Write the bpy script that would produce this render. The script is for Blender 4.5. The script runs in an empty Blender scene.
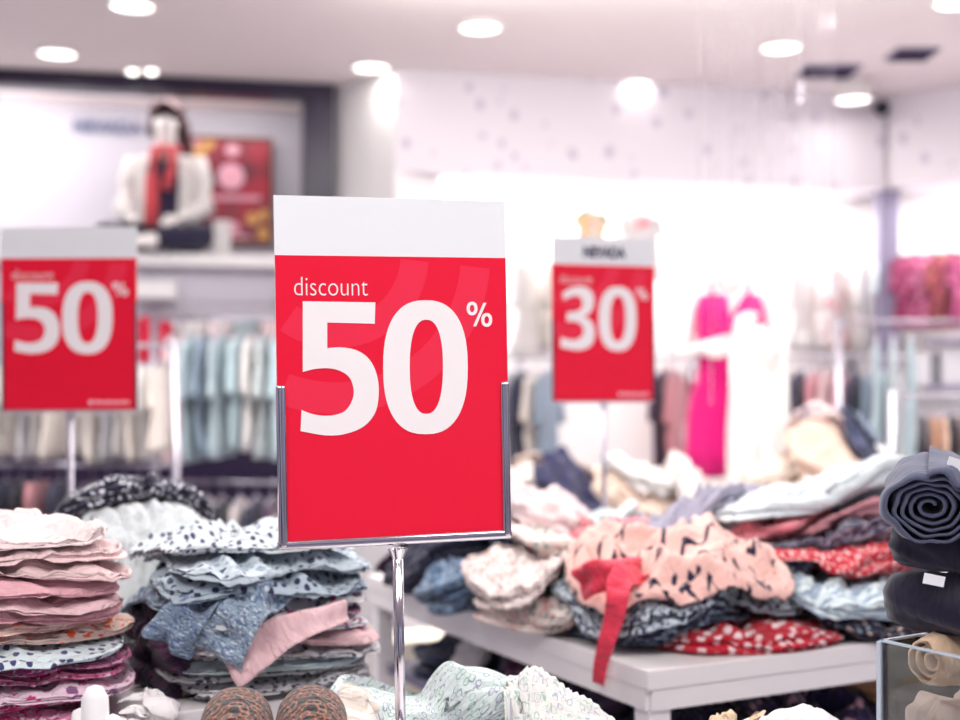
import bpy, bmesh, math, random
import numpy as np
from mathutils import Vector, Matrix

C = bpy.context.scene.collection
PI = math.pi
sc = bpy.context.scene

# ------------------------------------------------------------------ camera, world, light, exposure
F, HZ, CX, CZ = 1280.0, 386.0, 480.0, 1.28          # focal length in px, horizon row, centre column, eye height
cam_d = bpy.data.cameras.new('camera'); cam = bpy.data.objects.new('camera', cam_d); C.objects.link(cam)
cam.location = (0, 0, CZ); cam.rotation_euler = (PI/2, 0, 0)
cam_d.sensor_width = 36; cam_d.lens = 48; cam_d.shift_y = 26/960
cam_d.clip_end = 60; cam_d.clip_start = .05
cam_d.dof.use_dof = True; cam_d.dof.focus_distance = 1.655; cam_d.dof.aperture_fstop = 2.3
sc.camera = cam

w = bpy.data.worlds.new('shop_ambient'); sc.world = w; w.use_nodes = True
bg = w.node_tree.nodes['Background']; bg.inputs[0].default_value = (.80, .76, 1.0, 1); bg.inputs[1].default_value = .36
_N, _L = w.node_tree.nodes, w.node_tree.links
_tc = _N.new('ShaderNodeTexCoord'); _no = _N.new('ShaderNodeTexNoise'); _no.inputs['Scale'].default_value = 2.2; _no.inputs['Detail'].default_value = 3
_mr = _N.new('ShaderNodeMapRange'); _mr.inputs['From Min'].default_value = .40; _mr.inputs['From Max'].default_value = .64; _mr.inputs['To Min'].default_value = .04; _mr.inputs['To Max'].default_value = .72
_L.new(_tc.outputs['Generated'], _no.inputs['Vector']); _L.new(_no.outputs['Fac'], _mr.inputs[0]); _L.new(_mr.outputs[0], bg.inputs[1])
sc.view_settings.view_transform = 'Standard'; sc.view_settings.look = 'None'
sc.view_settings.gamma = 1; sc.view_settings.use_curve_mapping = False
sc.view_settings.exposure = 0.14

CEIL = 2.98
def area(name, loc, target, sx, sy, e, col=(1, .97, .94), spread=PI):
    l = bpy.data.lights.new(name, 'AREA'); l.shape = 'RECTANGLE'; l.size = sx; l.size_y = sy; l.energy = e; l.color = col; l.spread = spread
    o = bpy.data.objects.new(name, l); C.objects.link(o); o.location = loc
    d = Vector(target) - Vector(loc); o.rotation_euler = d.to_track_quat('-Z', 'Y').to_euler()
    return o
# unseen soft fill lights added overhead, in place of more downlights over the sales floor
area('ceiling_fill_light', (-.6, .3, 2.93), (-.6, .6, 0), 1.4, 1.0, 44)
area('ceiling_fill_light', (1.3, .9, 2.93), (1.1, 1.3, 0), 1.2, 1.0, 38)
area('ceiling_fill_light', (-.3, 3.6, 2.93), (-.3, 3.6, 0), 2.0, 1.2, 66)
area('ceiling_fill_light', (2.0, 4.4, 2.93), (2.0, 4.4, 0), 2.0, 1.4, 62)
area('bulkhead_fill_light', (.7, 5.15, 2.93), (.9, 7.2, 2.75), 2.4, .3, 22)  # fill light added out of view to brighten the wallpapered bulkhead
area('ceiling_fill_light', (-2.0, 4.0, 2.93), (-2.0, 4.2, 0), 1.8, 1.4, 62)

# ------------------------------------------------------------------ helpers
def lin(h):
    h = h.lstrip('#'); r = []
    for i in (0, 2, 4):
        c = int(h[i:i+2], 16)/255
        r.append(c/12.92 if c <= .04045 else ((c+.055)/1.055)**2.4)
    return (*r, 1)
def at(px, py, D): return Vector(((px-CX)/F*D, D, CZ-(py-HZ)/F*D))
def tag(o, label=None, cat=None, group=None, kind=None):
    if label: o['label'] = label
    if cat: o['category'] = cat
    if group: o['group'] = group
    if kind: o['kind'] = kind
    return o
def empty(name, loc=(0, 0, 0), rz=0):
    o = bpy.data.objects.new(name, None); C.objects.link(o); o.location = loc; o.rotation_euler = (0, 0, rz); o.empty_display_size = .05
    return o
def link(name, me, m=None, parent=None, smooth=False):
    if m is not None and not len(me.materials): me.materials.append(m)
    o = bpy.data.objects.new(name, me); C.objects.link(o)
    if parent is not None: o.parent = parent
    if smooth: me.shade_smooth()
    return o
def np_mesh(name, V, Fq, uv=None, smooth=True):
    V = np.asarray(V, dtype=np.float32); Fq = np.asarray(Fq, dtype=np.int32)
    me = bpy.data.meshes.new(name)
    me.vertices.add(len(V)); me.vertices.foreach_set('co', V.ravel())
    n, k = Fq.shape
    me.loops.add(n*k); me.loops.foreach_set('vertex_index', Fq.ravel())
    me.polygons.add(n); me.polygons.foreach_set('loop_start', np.arange(0, n*k, k, dtype=np.int32))
    if uv is not None:
        l = me.uv_layers.new(name='uv'); l.data.foreach_set('uv', np.asarray(uv, dtype=np.float32)[Fq.ravel()].ravel())
    me.update(calc_edges=True); me.validate()
    if smooth: me.shade_smooth()
    return me
class MB:
    """collects boxes, tubes and lathes into one mesh"""
    def __init__(s): s.bm = bmesh.new()
    def box(s, c, size, bev=0, rot=None, seg=2):
        t = bmesh.new(); bmesh.ops.create_cube(t, size=1)
        bmesh.ops.scale(t, vec=size, verts=t.verts)
        if bev: bmesh.ops.bevel(t, geom=t.edges[:], offset=bev, segments=seg, profile=.6, affect='EDGES')
        M = Matrix.Translation(c) @ (rot.to_4x4() if rot is not None else Matrix.Identity(4))
        bmesh.ops.transform(t, matrix=M, verts=t.verts); s.add(t); return s
    def add(s, t):
        me = bpy.data.meshes.new('tmp'); t.to_mesh(me); t.free(); s.bm.from_mesh(me); bpy.data.meshes.remove(me)
    def cyl(s, a, b, r, r2=None, n=20, cap=True):
        a, b = Vector(a), Vector(b); d = b-a
        t = bmesh.new(); bmesh.ops.create_cone(t, cap_ends=cap, segments=n, radius1=r, radius2=r if r2 is None else r2, depth=d.length)
        M = Matrix.Translation((a+b)/2) @ d.to_track_quat('Z', 'Y').to_matrix().to_4x4()
        bmesh.ops.transform(t, matrix=M, verts=t.verts); s.add(t); return s
    def ball(s, c, r, u=20, v=12):
        t = bmesh.new(); bmesh.ops.create_uvsphere(t, u_segments=u, v_segments=v, radius=1)
        bmesh.ops.scale(t, vec=(r, r, r) if not hasattr(r, '__len__') else r, verts=t.verts)
        bmesh.ops.translate(t, vec=c, verts=t.verts); s.add(t); return s
    def tube(s, pts, r, n=10):
        pts = [Vector(p) for p in pts]; rings = []
        up = Vector((0.123, .2, 1)).normalized()
        for i, p in enumerate(pts):
            d = (pts[min(i+1, len(pts)-1)]-pts[max(i-1, 0)]).normalized()
            x = d.cross(up)
            if x.length < 1e-3: x = d.cross(Vector((1, 0, 0)))
            x.normalize(); y = d.cross(x)
            rr = r[i] if hasattr(r, '__len__') else r
            rings.append([s.bm.verts.new(p+(x*math.cos(2*PI*k/n)+y*math.sin(2*PI*k/n))*rr) for k in range(n)])
        for A, B in zip(rings, rings[1:]):
            for k in range(n): s.bm.faces.new((A[k], A[(k+1) % n], B[(k+1) % n], B[k]))
        s.bm.faces.new(rings[0][::-1]); s.bm.faces.new(rings[-1]); return s
    def prism(s, poly, y0, y1):
        """poly of (x, z); extruded from y0 (front) to y1"""
        f = [s.bm.verts.new((x, y0, z)) for x, z in poly]; b = [s.bm.verts.new((x, y1, z)) for x, z in poly]
        n = len(poly)
        s.bm.faces.new(f); s.bm.faces.new(b[::-1])
        for k in range(n): s.bm.faces.new((f[k], b[k], b[(k+1) % n], f[(k+1) % n]))
        return s
    def ring(s, outer, inner, y0, y1):
        """two closed outlines of equal length, filled between"""
        n = len(outer)
        L = [[s.bm.verts.new((x, y, z)) for x, z in P] for P, y in ((outer, y0), (inner, y0), (outer, y1), (inner, y1))]
        for k in range(n):
            j = (k+1) % n
            s.bm.faces.new((L[0][k], L[0][j], L[1][j], L[1][k])); s.bm.faces.new((L[2][k], L[3][k], L[3][j], L[2][j]))
            s.bm.faces.new((L[0][k], L[2][k], L[2][j], L[0][j])); s.bm.faces.new((L[1][k], L[1][j], L[3][j], L[3][k]))
        return s
    def lathe(s, prof, c=(0, 0, 0), n=28):
        rings = []
        for r, z in prof: rings.append([s.bm.verts.new((c[0]+r*math.cos(2*PI*k/n), c[1]+r*math.sin(2*PI*k/n), c[2]+z)) for k in range(n)])
        for A, B in zip(rings, rings[1:]):
            for k in range(n): s.bm.faces.new((A[k], A[(k+1) % n], B[(k+1) % n], B[k]))
        return s
    def build(s, name, m, parent=None, smooth=False):
        bmesh.ops.recalc_face_normals(s.bm, faces=s.bm.faces)
        me = bpy.data.meshes.new(name); s.bm.to_mesh(me); s.bm.free()
        return link(name, me, m, parent, smooth)

def text_mesh(body, x0, x1, z0, z1, y, depth=.0006, bold=0.0):
    """letters as a mesh, fitted to the rectangle x0..x1, z0..z1 on the plane y"""
    cu = bpy.data.curves.new('t', 'FONT'); cu.body = body; cu.size = 1; cu.resolution_u = 6; cu.offset = bold; cu.extrude = .01
    o = bpy.data.objects.new('t', cu); C.objects.link(o)
    me = bpy.data.meshes.new_from_object(o.evaluated_get(bpy.context.evaluated_depsgraph_get()))
    bpy.data.objects.remove(o); bpy.data.curves.remove(cu)
    n = len(me.vertices); co = np.empty(n*3, dtype=np.float32); me.vertices.foreach_get('co', co); co = co.reshape(-1, 3)
    lo, hi = co.min(0), co.max(0)
    X = x0+(co[:, 0]-lo[0])/(hi[0]-lo[0])*(x1-x0); Z = z0+(co[:, 1]-lo[1])/(hi[1]-lo[1])*(z1-z0)
    Y = y-(co[:, 2]-lo[2])/(hi[2]-lo[2])*depth
    me.vertices.foreach_set('co', np.stack([X, Y, Z], 1).astype(np.float32).ravel()); me.update()
    me.materials.clear()
    return me

# ------------------------------------------------------------------ materials
def new_mat(name):
    m = bpy.data.materials.new(name); m.use_nodes = True
    return m, m.node_tree, m.node_tree.nodes['Principled BSDF']
def flat(name, col, rough=.5, metal=0, coat=0, var=.04, scale=30, trans=0, emit=None, ior=1.45):
    m, nt, b = new_mat(name)
    c = lin(col) if isinstance(col, str) else col
    b.inputs['Roughness'].default_value = rough; b.inputs['Metallic'].default_value = metal
    b.inputs['Coat Weight'].default_value = coat; b.inputs['Coat Roughness'].default_value = .09; b.inputs['IOR'].default_value = ior
    if trans: b.inputs['Transmission Weight'].default_value = trans
    if emit: b.inputs['Emission Color'].default_value = c; b.inputs['Emission Strength'].default_value = emit
    if var:
        N = nt.nodes; tc = N.new('ShaderNodeTexCoord'); no = N.new('ShaderNodeTexNoise'); no.inputs['Scale'].default_value = scale
        mx = N.new('ShaderNodeMix'); mx.data_type = 'RGBA'
        mx.inputs['A'].default_value = c; mx.inputs['B'].default_value = tuple(v*(1-var*3) for v in c[:3])+(1,)
        nt.links.new(tc.outputs['Object'], no.inputs['Vector']); nt.links.new(no.outputs['Fac'], mx.inputs['Factor'])
        nt.links.new(mx.outputs['Result'], b.inputs['Base Color'])
    else: b.inputs['Base Color'].default_value = c
    return m
_cloth = {}
def cloth(base, pat='plain', c2=None, c3=None, s=1.0, rough=.85, bump=.75):
    """woven or knitted fabric; the pattern lies in the garment's own uv, in metres"""
    key = (base, pat, c2, c3, s)
    if key in _cloth: return _cloth[key]
    m, nt, b = new_mat('fabric_'+pat); N, L = nt.nodes, nt.links
    b.inputs['Roughness'].default_value = rough; b.inputs['Sheen Weight'].default_value = .25; b.inputs['Sheen Roughness'].default_value = .5
    b.inputs['Specular IOR Level'].default_value = .25
    uvn = N.new('ShaderNodeUVMap')
    def math_(op, a, bb=None):
        n = N.new('ShaderNodeMath'); n.operation = op
        for i, v in enumerate((a, bb)):
            if v is None: continue
            if isinstance(v, (int, float)): n.inputs[i].default_value = v
            else: L.new(v, n.inputs[i])
        return n.outputs[0]
    def mix(f, a, bb):
        n = N.new('ShaderNodeMix'); n.data_type = 'RGBA'
        L.new(f, n.inputs['Factor'])
        for k, v in (('A', a), ('B', bb)):
            if isinstance(v, tuple): n.inputs[k].default_value = v
            else: L.new(v, n.inputs[k])
        return n.outputs['Result']
    def ramp(f, lo, hi):
        n = N.new('ShaderNodeMapRange'); n.inputs['From Min'].default_value = lo; n.inputs['From Max'].default_value = hi
        L.new(f, n.inputs['Value']); return n.outputs[0]
    def noise(scale, det=2, vec=None, dist=0):
        n = N.new('ShaderNodeTexNoise'); n.inputs['Scale'].default_value = scale; n.inputs['Detail'].default_value = det; n.inputs['Distortion'].default_value = dist
        L.new(vec or uvn.outputs[0], n.inputs['Vector']); return n
    A = lin(base); B = lin(c2) if c2 else A; D = lin(c3) if c3 else B
    var = ramp(noise(9).outputs['Fac'], .3, .7)
    col = mix(var, A, tuple(x*.86 for x in A[:3])+(1,))
    def voro(scale, rnd=1.0):
        v = N.new('ShaderNodeTexVoronoi'); v.voronoi_dimensions = '2D'; v.inputs['Scale'].default_value = scale; v.inputs['Randomness'].default_value = rnd
        L.new(uvn.outputs[0], v.inputs['Vector']); return v
    if pat == 'dots':
        v = voro(66/s, .55); f = ramp(v.outputs['Distance'], .27, .22); col = mix(f, col, B)
    elif pat == 'bigdots':
        v = voro(36/s, .5); f = ramp(v.outputs['Distance'], .30, .26); col = mix(f, col, B)
    elif pat == 'floral':
        v = voro(48/s); sep = N.new('ShaderNodeSeparateColor'); L.new(v.outputs['Color'], sep.inputs[0])
        no = noise(110/s, 3); d = math_('ADD', v.outputs['Distance'], math_('MULTIPLY', math_('SUBTRACT', no.outputs['Fac'], .5), .7))
        r = math_('ADD', math_('MULTIPLY', sep.outputs[0], .32), .12)
        f = ramp(math_('SUBTRACT', r, d), 0, .04)
        col = mix(f, col, mix(ramp(sep.outputs[1], .48, .52), B, D))
    elif pat == 'leafy':
        v = voro(46/s); sep = N.new('ShaderNodeSeparateColor'); L.new(v.outputs['Color'], sep.inputs[0])
        rg = math_('ABSOLUTE', math_('SUBTRACT', v.outputs['Distance'], .28))
        no = noise(90/s, 3); f = ramp(math_('ADD', rg, math_('MULTIPLY', math_('SUBTRACT', no.outputs['Fac'], .5), .25)), .075, .03)
        col = mix(f, col, mix(ramp(sep.outputs[1], .45, .55), B, D))
        f2 = ramp(noise(130/s, 3).outputs['Fac'], .63, .68); col = mix(f2, col, B)
    elif pat == 'print':
        f = ramp(noise(60/s, 3, dist=1.2).outputs['Fac'], .51, .56); col = mix(f, col, B)
        f2 = ramp(noise(85/s, 2, dist=.6).outputs['Fac'], .58, .62); col = mix(f2, col, D)
    elif pat == 'stripes':
        sx = N.new('ShaderNodeSeparateXYZ'); L.new(uvn.outputs[0], sx.inputs[0])
        f = ramp(math_('SINE', math_('MULTIPLY', sx.outputs['Y'], 2*PI*60/s)), -.1, .1); col = mix(f, col, B)
    elif pat in ('chevron', 'zigzag'):
        sx = N.new('ShaderNodeSeparateXYZ'); L.new(uvn.outputs[0], sx.inputs[0])
        k = 22/s
        tri = math_('ABSOLUTE', math_('SUBTRACT', math_('FRACT', math_('MULTIPLY', sx.outputs['X'], k)), .5))
        y = math_('FRACT', math_('ADD', math_('MULTIPLY', sx.outputs['Y'], k*.8), tri))
        f = ramp(math_('ABSOLUTE', math_('SUBTRACT', y, .5)), .13, .09)
        if pat == 'zigzag':       # broken lines
            g = ramp(noise(46/s, 1).outputs['Fac'], .46, .50); f = math_('MULTIPLY', f, g)
        col = mix(f, col, B)
        if c3:
            f3 = ramp(math_('ABSOLUTE', math_('SUBTRACT', y, .05)), .10, .05); col = mix(f3, col, D)
    elif pat == 'speckle':
        v = voro(75/s); sep = N.new('ShaderNodeSeparateColor'); L.new(v.outputs['Color'], sep.inputs[0])
        f = math_('MULTIPLY', ramp(v.outputs['Distance'], .34, .26), ramp(sep.outputs[0], .45, .5)); col = mix(f, col, B)
    elif pat == 'leopard':
        v = voro(62/s); rg = math_('ABSOLUTE', math_('SUBTRACT', v.outputs['Distance'], .38))
        f = ramp(math_('ADD', rg, math_('MULTIPLY', math_('SUBTRACT', noise(300/s, 3).outputs['Fac'], .5), .5)), .09, .03); col = mix(f, col, B)
    L.new(col, b.inputs['Base Color'])
    # fine creases and weave
    mp = N.new('ShaderNodeMapping'); mp.inputs['Scale'].default_value = (1, 2.6, 1); L.new(uvn.outputs[0], mp.inputs['Vector'])
    n1 = noise(26, 4, mp.outputs[0], .8); n2 = noise(700, 1)
    hgt = math_('ADD', n1.outputs['Fac'], math_('MULTIPLY', n2.outputs['Fac'], .06))
    bp = N.new('ShaderNodeBump'); bp.inputs['Strength'].default_value = bump; bp.inputs['Distance'].default_value = .02
    L.new(hgt, bp.inputs['Height']); L.new(bp.outputs[0], b.inputs['Normal'])
    _cloth[key] = m
    return m

M_floor = flat('grey_tile', '#c4bfc4', .35, var=.05, scale=3)
M_ceil = flat('ceiling_paint', '#f3e9e8', .9, var=.01, scale=2)
M_wall = flat('white_wall', '#f1eeee', .8, var=.015)
M_wallgrey = flat('lavender_grey_wall', '#cbc7d2', .75, var=.02)
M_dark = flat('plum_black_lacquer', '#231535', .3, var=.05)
M_post = flat('mauve_grey_paint', '#8d86a0', .5)
M_white = flat('white_laminate', '#e9e5e6', .35, var=.01)
M_shelf = flat('grey_laminate', '#6f6a82', .5)
M_chrome = flat('chrome', '#d8d4dc', .12, metal=1, var=.02)
M_steel = flat('brushed_steel', '#bcb8c4', .3, metal=1)
M_darksteel = flat('dark_steel', '#4a4460', .35, metal=.8)
M_card = flat('white_card', '#e4e6ea', .55, var=.004)
M_red = flat('red_print', '#e80c33', .3, coat=.4, var=.015, scale=9)
M_redl = flat('light_red_print', '#ea2a48', .3, coat=.25, var=.01)
M_let = flat('offwhite_print', '#efe9ea', .5, var=.004)
M_navylet = flat('navy_print', '#1d1440', .5, var=0)
M_pinklet = flat('pink_print', '#f4b9c4', .5, var=0)
M_man = flat('mannequin_white', '#f6f0ee', .35, coat=.3, var=.01)
M_black = flat('black_plastic', '#120e22', .4)
M_lamp = flat('lamp_glass', (1, .97, .92, 1), .4, var=0, emit=4)
M_trim = flat('lamp_trim', '#efe9e7', .4, var=0)
M_hair = flat('dark_hair', '#3a1420', .5, var=.1, scale=90)

def glass_mat():
    m, nt, b = new_mat('clear_acrylic'); N, L = nt.nodes, nt.links
    N.remove(b); g = N.new('ShaderNodeBsdfGlossy'); g.inputs['Roughness'].default_value = .06
    t = N.new('ShaderNodeBsdfTransparent'); t.inputs[0].default_value = (.97, .975, .985, 1)
    f = N.new('ShaderNodeFresnel'); f.inputs['IOR'].default_value = 1.4; mx = N.new('ShaderNodeMixShader')
    L.new(f.outputs[0], mx.inputs[0]); L.new(t.outputs[0], mx.inputs[1]); L.new(g.outputs[0], mx.inputs[2])
    L.new(mx.outputs[0], N['Material Output'].inputs[0]); return m
M_acr = glass_mat()
M_acredge = flat('acrylic_edge', '#b4c0cf', .2, var=0)
def wallpaper():
    m, nt, b = new_mat('leaf_wallpaper'); N, L = nt.nodes, nt.links
    tc = N.new('ShaderNodeTexCoord'); mp = N.new('ShaderNodeMapping'); mp.inputs['Scale'].default_value = (1, 1, .75)
    v = N.new('ShaderNodeTexVoronoi'); v.inputs['Scale'].default_value = 7.5; v.inputs['Randomness'].default_value = .75
    no = N.new('ShaderNodeTexNoise'); no.inputs['Scale'].default_value = 25
    r = N.new('ShaderNodeMapRange'); r.inputs['From Min'].default_value = .36; r.inputs['From Max'].default_value = .26
    ad = N.new('ShaderNodeMath'); ad.operation = 'MULTIPLY_ADD'; ad.inputs[1].default_value = .25
    mx = N.new('ShaderNodeMix'); mx.data_type = 'RGBA'; mx.inputs['A'].default_value = lin('#e6e0e6'); mx.inputs['B'].default_value = lin('#c4bdcc')
    L.new(tc.outputs['Object'], mp.inputs[0]); L.new(mp.outputs[0], v.inputs[0]); L.new(mp.outputs[0], no.inputs[0])
    L.new(no.outputs['Fac'], ad.inputs[0]); L.new(v.outputs['Distance'], ad.inputs[2]); L.new(ad.outputs[0], r.inputs[0])
    sub = N.new('ShaderNodeMath'); sub.operation = 'SUBTRACT'; sub.inputs[1].default_value = .1
    L.new(r.outputs[0], mx.inputs['Factor']); L.new(mx.outputs['Result'], b.inputs['Base Color'])
    b.inputs['Roughness'].default_value = .85; return m
M_paper = wallpaper()

# ------------------------------------------------------------------ room shell
def S(o, label=None): o['kind'] = 'structure'; return o
S(MB().box((0, 3.2, -.05), (11, 13, .1)).build('floor', M_floor))
S(MB().box((0, 3.2, CEIL+.05), (11, 13, .1)).build('ceiling', M_ceil))
def wall_seg(name, p, q, z0, z1, th, m, back=True, off=0):
    """upright slab whose visible face runs from p to q (plan points), thickness away from the camera"""
    p, q = Vector(p).to_2d(), Vector(q).to_2d(); d = (q-p); L = d.length; d.normalize(); n = Vector((-d.y, d.x))
    if n.y < 0: n = -n
    c = (p+q)/2 + n*(th/2+off)
    a = math.atan2(d.y, d.x)
    o = MB().box((0, 0, 0), (L, th, z1-z0), .002).build(name, m)
    o.location = (c.x, c.y, (z0+z1)/2); o.rotation_euler = (0, 0, a); return S(o)
nA, nB = Vector((-2.6, 6.93)), Vector((-.838, 7.3)); nd = (nB-nA).normalized(); nn = Vector((-nd.y, nd.x)); nang = math.atan2(nd.y, nd.x)
def NI(px_u, off):  # along the niche opening from nB (metres to the left), and metres deeper
    return nB - nd*px_u + nn*off
LEDGE = 2.02
wall_seg('wall_left_niche', NI(4, .8), NI(-.05, .8), 0, CEIL, .1, M_wallgrey)
wall_seg('wall_left_below_ledge', NI(4, .12), NI(0, .12), 0, LEDGE-.07, .1, M_wallgrey)
wall_seg('dark_backing_left', NI(4, .10), NI(.2, .10), 0, 1.16, .02, M_dark)  # tall dark backing panel over the lower wall behind the rack clothes
o = wall_seg('trim_ledge', NI(4, 0), NI(.0, 0), LEDGE-.07, LEDGE, .8, M_white)
wall_seg('trim_frame_top', NI(4, -.1), NI(0, -.1), CEIL-.085, CEIL, .16, M_dark)
wall_seg('trim_frame_side', NI(.175, -.1), NI(0, -.1), LEDGE-.4, CEIL-.085, .16, M_dark)
wall_seg('trim_niche_side', NI(.06, .06), NI(0, .06), LEDGE, CEIL, .74, M_dark)
pc = Vector((-.454, 6.84)); rc = Vector((2.37, 7.5)); rr = Vector((4.9, 5.49))
wall_seg('wall_pillar', nB+nd*.01, pc, 0, CEIL, .3, M_wall)
SOF = 2.43
def n_of(p, q):
    d = (q-p).normalized(); n = Vector((-d.y, d.x)); return n if n.y > 0 else -n
wall_seg('wall_back_bulkhead', pc, rc, SOF, CEIL, .45, M_paper)
wall_seg('wall_back_recess', pc-Vector((.2, 0)), rc+Vector((.5, .1)), 0, SOF+.3, .1, M_wall, off=.46)
wall_seg('wall_right_bulkhead', rc+Vector((.02, -.01)), rr, SOF+.02, CEIL, .45, M_paper)
wall_seg('wall_right_recess', rc-Vector((.3, -.2)), rr, 0, SOF+.3, .1, M_wall, off=.46)
S(MB().box((rc.x+.03, rc.y+.06, SOF/2), (.12, .12, SOF), .004).build('trim_corner_post', M_post))
# light lines hidden above the recesses and in the niche
bn = n_of(pc, rc); mid = (pc+rc)/2+bn*.36; bd = (rc-pc).normalized()
o = area('recess_light', (mid.x, mid.y-.02, SOF-.03), (mid.x+bn.x*.25, mid.y+bn.y*.25, .8), 2.6, .1, 50)
l2 = area('recess_light', ((rc.x+rr.x)/2, (rc.y+rr.y)/2+.25, SOF-.03), ((rc.x+rr.x)/2+.2, (rc.y+rr.y)/2+.55, .8), 2.6, .1, 38)
for u, e in ((.8, 5), (2.2, 12)):
    p = NI(u, .3); t = NI(u, .75)
    area('niche_light', (p.x, p.y, CEIL-.04), (t.x, t.y, 2.2), 1.2, .1, e)

# ------------------------------------------------------------------ ceiling fittings
def downlight(px, py, label, r=.092, power=1.2, at_D=None):
    D = F*(CEIL-CZ)/(HZ-py); x = (px-CX)/F*D; zc = CEIL
    if at_D: D = at_D; x = (px-CX)/F*D; zc = CZ+(HZ-py)/F*D
    e = empty('ceiling_downlight', (x, D, zc));
    if at_D: MB().cyl((0, 0, -.001), (0, 0, CEIL-zc), r*1.15, n=40).build('housing', M_trim, e, True)
    tag(e, label, 'ceiling light', 'round downlights in the ceiling')
    MB().lathe([(r, 0), (r*1.22, -.002), (r*1.25, -.012), (r*1.05, -.018), (r*.98, -.006)]).build('trim_ring', M_trim, e, True)
    MB().lathe([(0, -.010), (r*.6, -.012), (r*.98, -.008)]).build('diffuser', M_lamp, e, True)
    l = bpy.data.lights.new('lamp', 'AREA'); l.shape = 'DISK'; l.size = r*2; l.energy = power; l.color = (1, .95, .9)
    lo = bpy.data.objects.new('lamp', l); C.objects.link(lo); lo.parent = e; lo.location = (0, 0, -.03)
for px, py, lab in ((132, 4, 'round white downlight at the top edge over the seated mannequin'),
                    (57, 52, 'round white downlight over the dark niche beam, leftmost of the ceiling lights'),
                    (371, 66, 'round white downlight above the white pillar beside the niche'),
                    (480, 26, 'round white downlight alone in the middle of the ceiling'),
                    (635, 83, 'round white downlight where ceiling meets wallpaper, behind the 30 percent sign'),
                    (781, 46, 'round white downlight in front of the dark ceiling vent'),
                    (853, 98, 'round white downlight low against the right wallpaper band, farthest back'),
                    (957, 1, 'round white downlight cut off by the top right corner')):
    downlight(px, py, lab, at_D=7.12 if px == 853 else None)
D = F*(CEIL-CZ)/(HZ-67)
e = empty('twin_spotlight', ((142-CX)/F*D, D, CEIL)); tag(e, 'small twin spotlight between two glowing downlights above the niche', 'spotlight')
MB().box((0, 0, -.012), (.17, .07, .022), .004).build('housing', M_trim, e)
for s in (-1, 1):
    MB().lathe([(0, -.034), (.026, -.034), (.03, -.026), (.026, -.02)], (s*.05, 0, 0)).build('bulb', M_lamp, e, True)
def vent(px, py, wd, dp, lab):
    D = F*(CEIL-CZ)/(HZ-py); e = empty('ceiling_vent', ((px-CX)/F*D, D, CEIL)); tag(e, lab, 'vent', 'vents in the ceiling')
    MB().box((0, 0, -.006), (wd, dp, .012), .002).build('frame', M_post, e)
    b = MB()
    for k in range(7): b.box((0, -dp*.4+dp*.8*k/6, -.016), (wd*.88, dp*.05, .01), rot=Matrix.Rotation(.5, 3, 'X'))
    b.build('slats', M_darksteel, e)
vent(828, 70, .30, .26, 'dark slatted ceiling vent behind the right downlight')
vent(912, 53, .22, .22, 'pale grey ceiling vent near the right edge')
e = empty('security_camera', at(882, 108, 7.36)); tag(e, 'tiny dark security camera on the wallpaper band above the mauve post', 'camera')
MB().ball((0, 0, 0), (.045, .045, .045)).build('dome', M_black, e, True); MB().cyl((0, 0, .0), (.0, .12, .03), .02).build('bracket', M_post, e)

# ------------------------------------------------------------------ tables
RD = Vector((.8879, .46)); LD = Vector((-.46, .8879)); TANG = math.atan2(.46, .8879)
class Table:
    """a display table with its own height map, so that cloth settles on what lies below it"""
    def __init__(s, corner, z, la, lb, top_t=.035, ang=TANG, name='display_table', label=None, shelf=None, apron=.035, build=True):
        s.c = Vector(corner).to_2d(); s.z = z; s.ang = ang; s.RD = Vector((math.cos(ang), math.sin(ang))); s.LD = Vector((-math.sin(ang), math.cos(ang))); s.res = .008
        s.a0, s.b0 = -.35, -.35; s.na = int((la+.7)/s.res); s.nb = int((lb+.7)/s.res)
        s.H = np.zeros((s.na, s.nb), dtype=np.float32)
        i0 = int((0-s.a0)/s.res); j0 = int((0-s.b0)/s.res)
        s.H[i0:i0+int(la/s.res), j0:j0+int(lb/s.res)] = 0
        if not build: return
        e = empty(name, (s.c.x, s.c.y, 0), ang); tag(e, label, 'table'); s.e = e
        MB().box((la/2, lb/2, z-top_t/2), (la, lb, top_t), .003).build('tabletop', M_white, e)
        f = MB(); i = .012; zt = z-top_t-apron/2
        f.box((la/2, i, zt), (la-.02, .02, apron)); f.box((la/2, lb-i, zt), (la-.02, .02, apron))
        f.box((i, lb/2, zt), (.02, lb-.02, apron)); f.box((la-i, lb/2, zt), (.02, lb-.02, apron)); f.build('apron', M_white, e)
        for x in (.03, la-.03):
            for y in (.03, lb-.03): MB().box((x, y, (z-top_t)/2), (.045, .045, z-top_t), .003).build('leg', M_white, e)
        if shelf: MB().box((la/2, lb/2, shelf-.012), (la-.07, lb-.07, .024), .002).build('shelf', M_shelf, e)
    def world(s, a, b, z=0):
        p = s.c+s.RD*a+s.LD*b; return Vector((p.x, p.y, s.z+z))
    def local(s, X, Y):
        d = Vector((X, Y))-s.c; return d.dot(s.RD), d.dot(s.LD)
    def px(s, px, py, z=0):
        """table coordinates of the point seen at a pixel, at height z above the top"""
        D = F*(CZ-s.z-z)/(py-HZ); return s.local((px-CX)/F*D, D)
    def sample(s, G, a, b):
        i = np.clip(((a-s.a0)/s.res).astype(int), 0, s.na-1); j = np.clip(((b-s.b0)/s.res).astype(int), 0, s.nb-1)
        return G[i, j]
    def blurred(s, k=4):
        G = s.H
        for _ in range(2):
            P = np.pad(G, k, mode='edge'); c = np.cumsum(np.cumsum(P, 0), 1); c = np.pad(c, ((1, 0), (1, 0)))
            n = 2*k+1; G = (c[n:, n:]-c[:-n, n:]-c[n:, :-n]+c[:-n, :-n])/(n*n)
        return G
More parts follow.
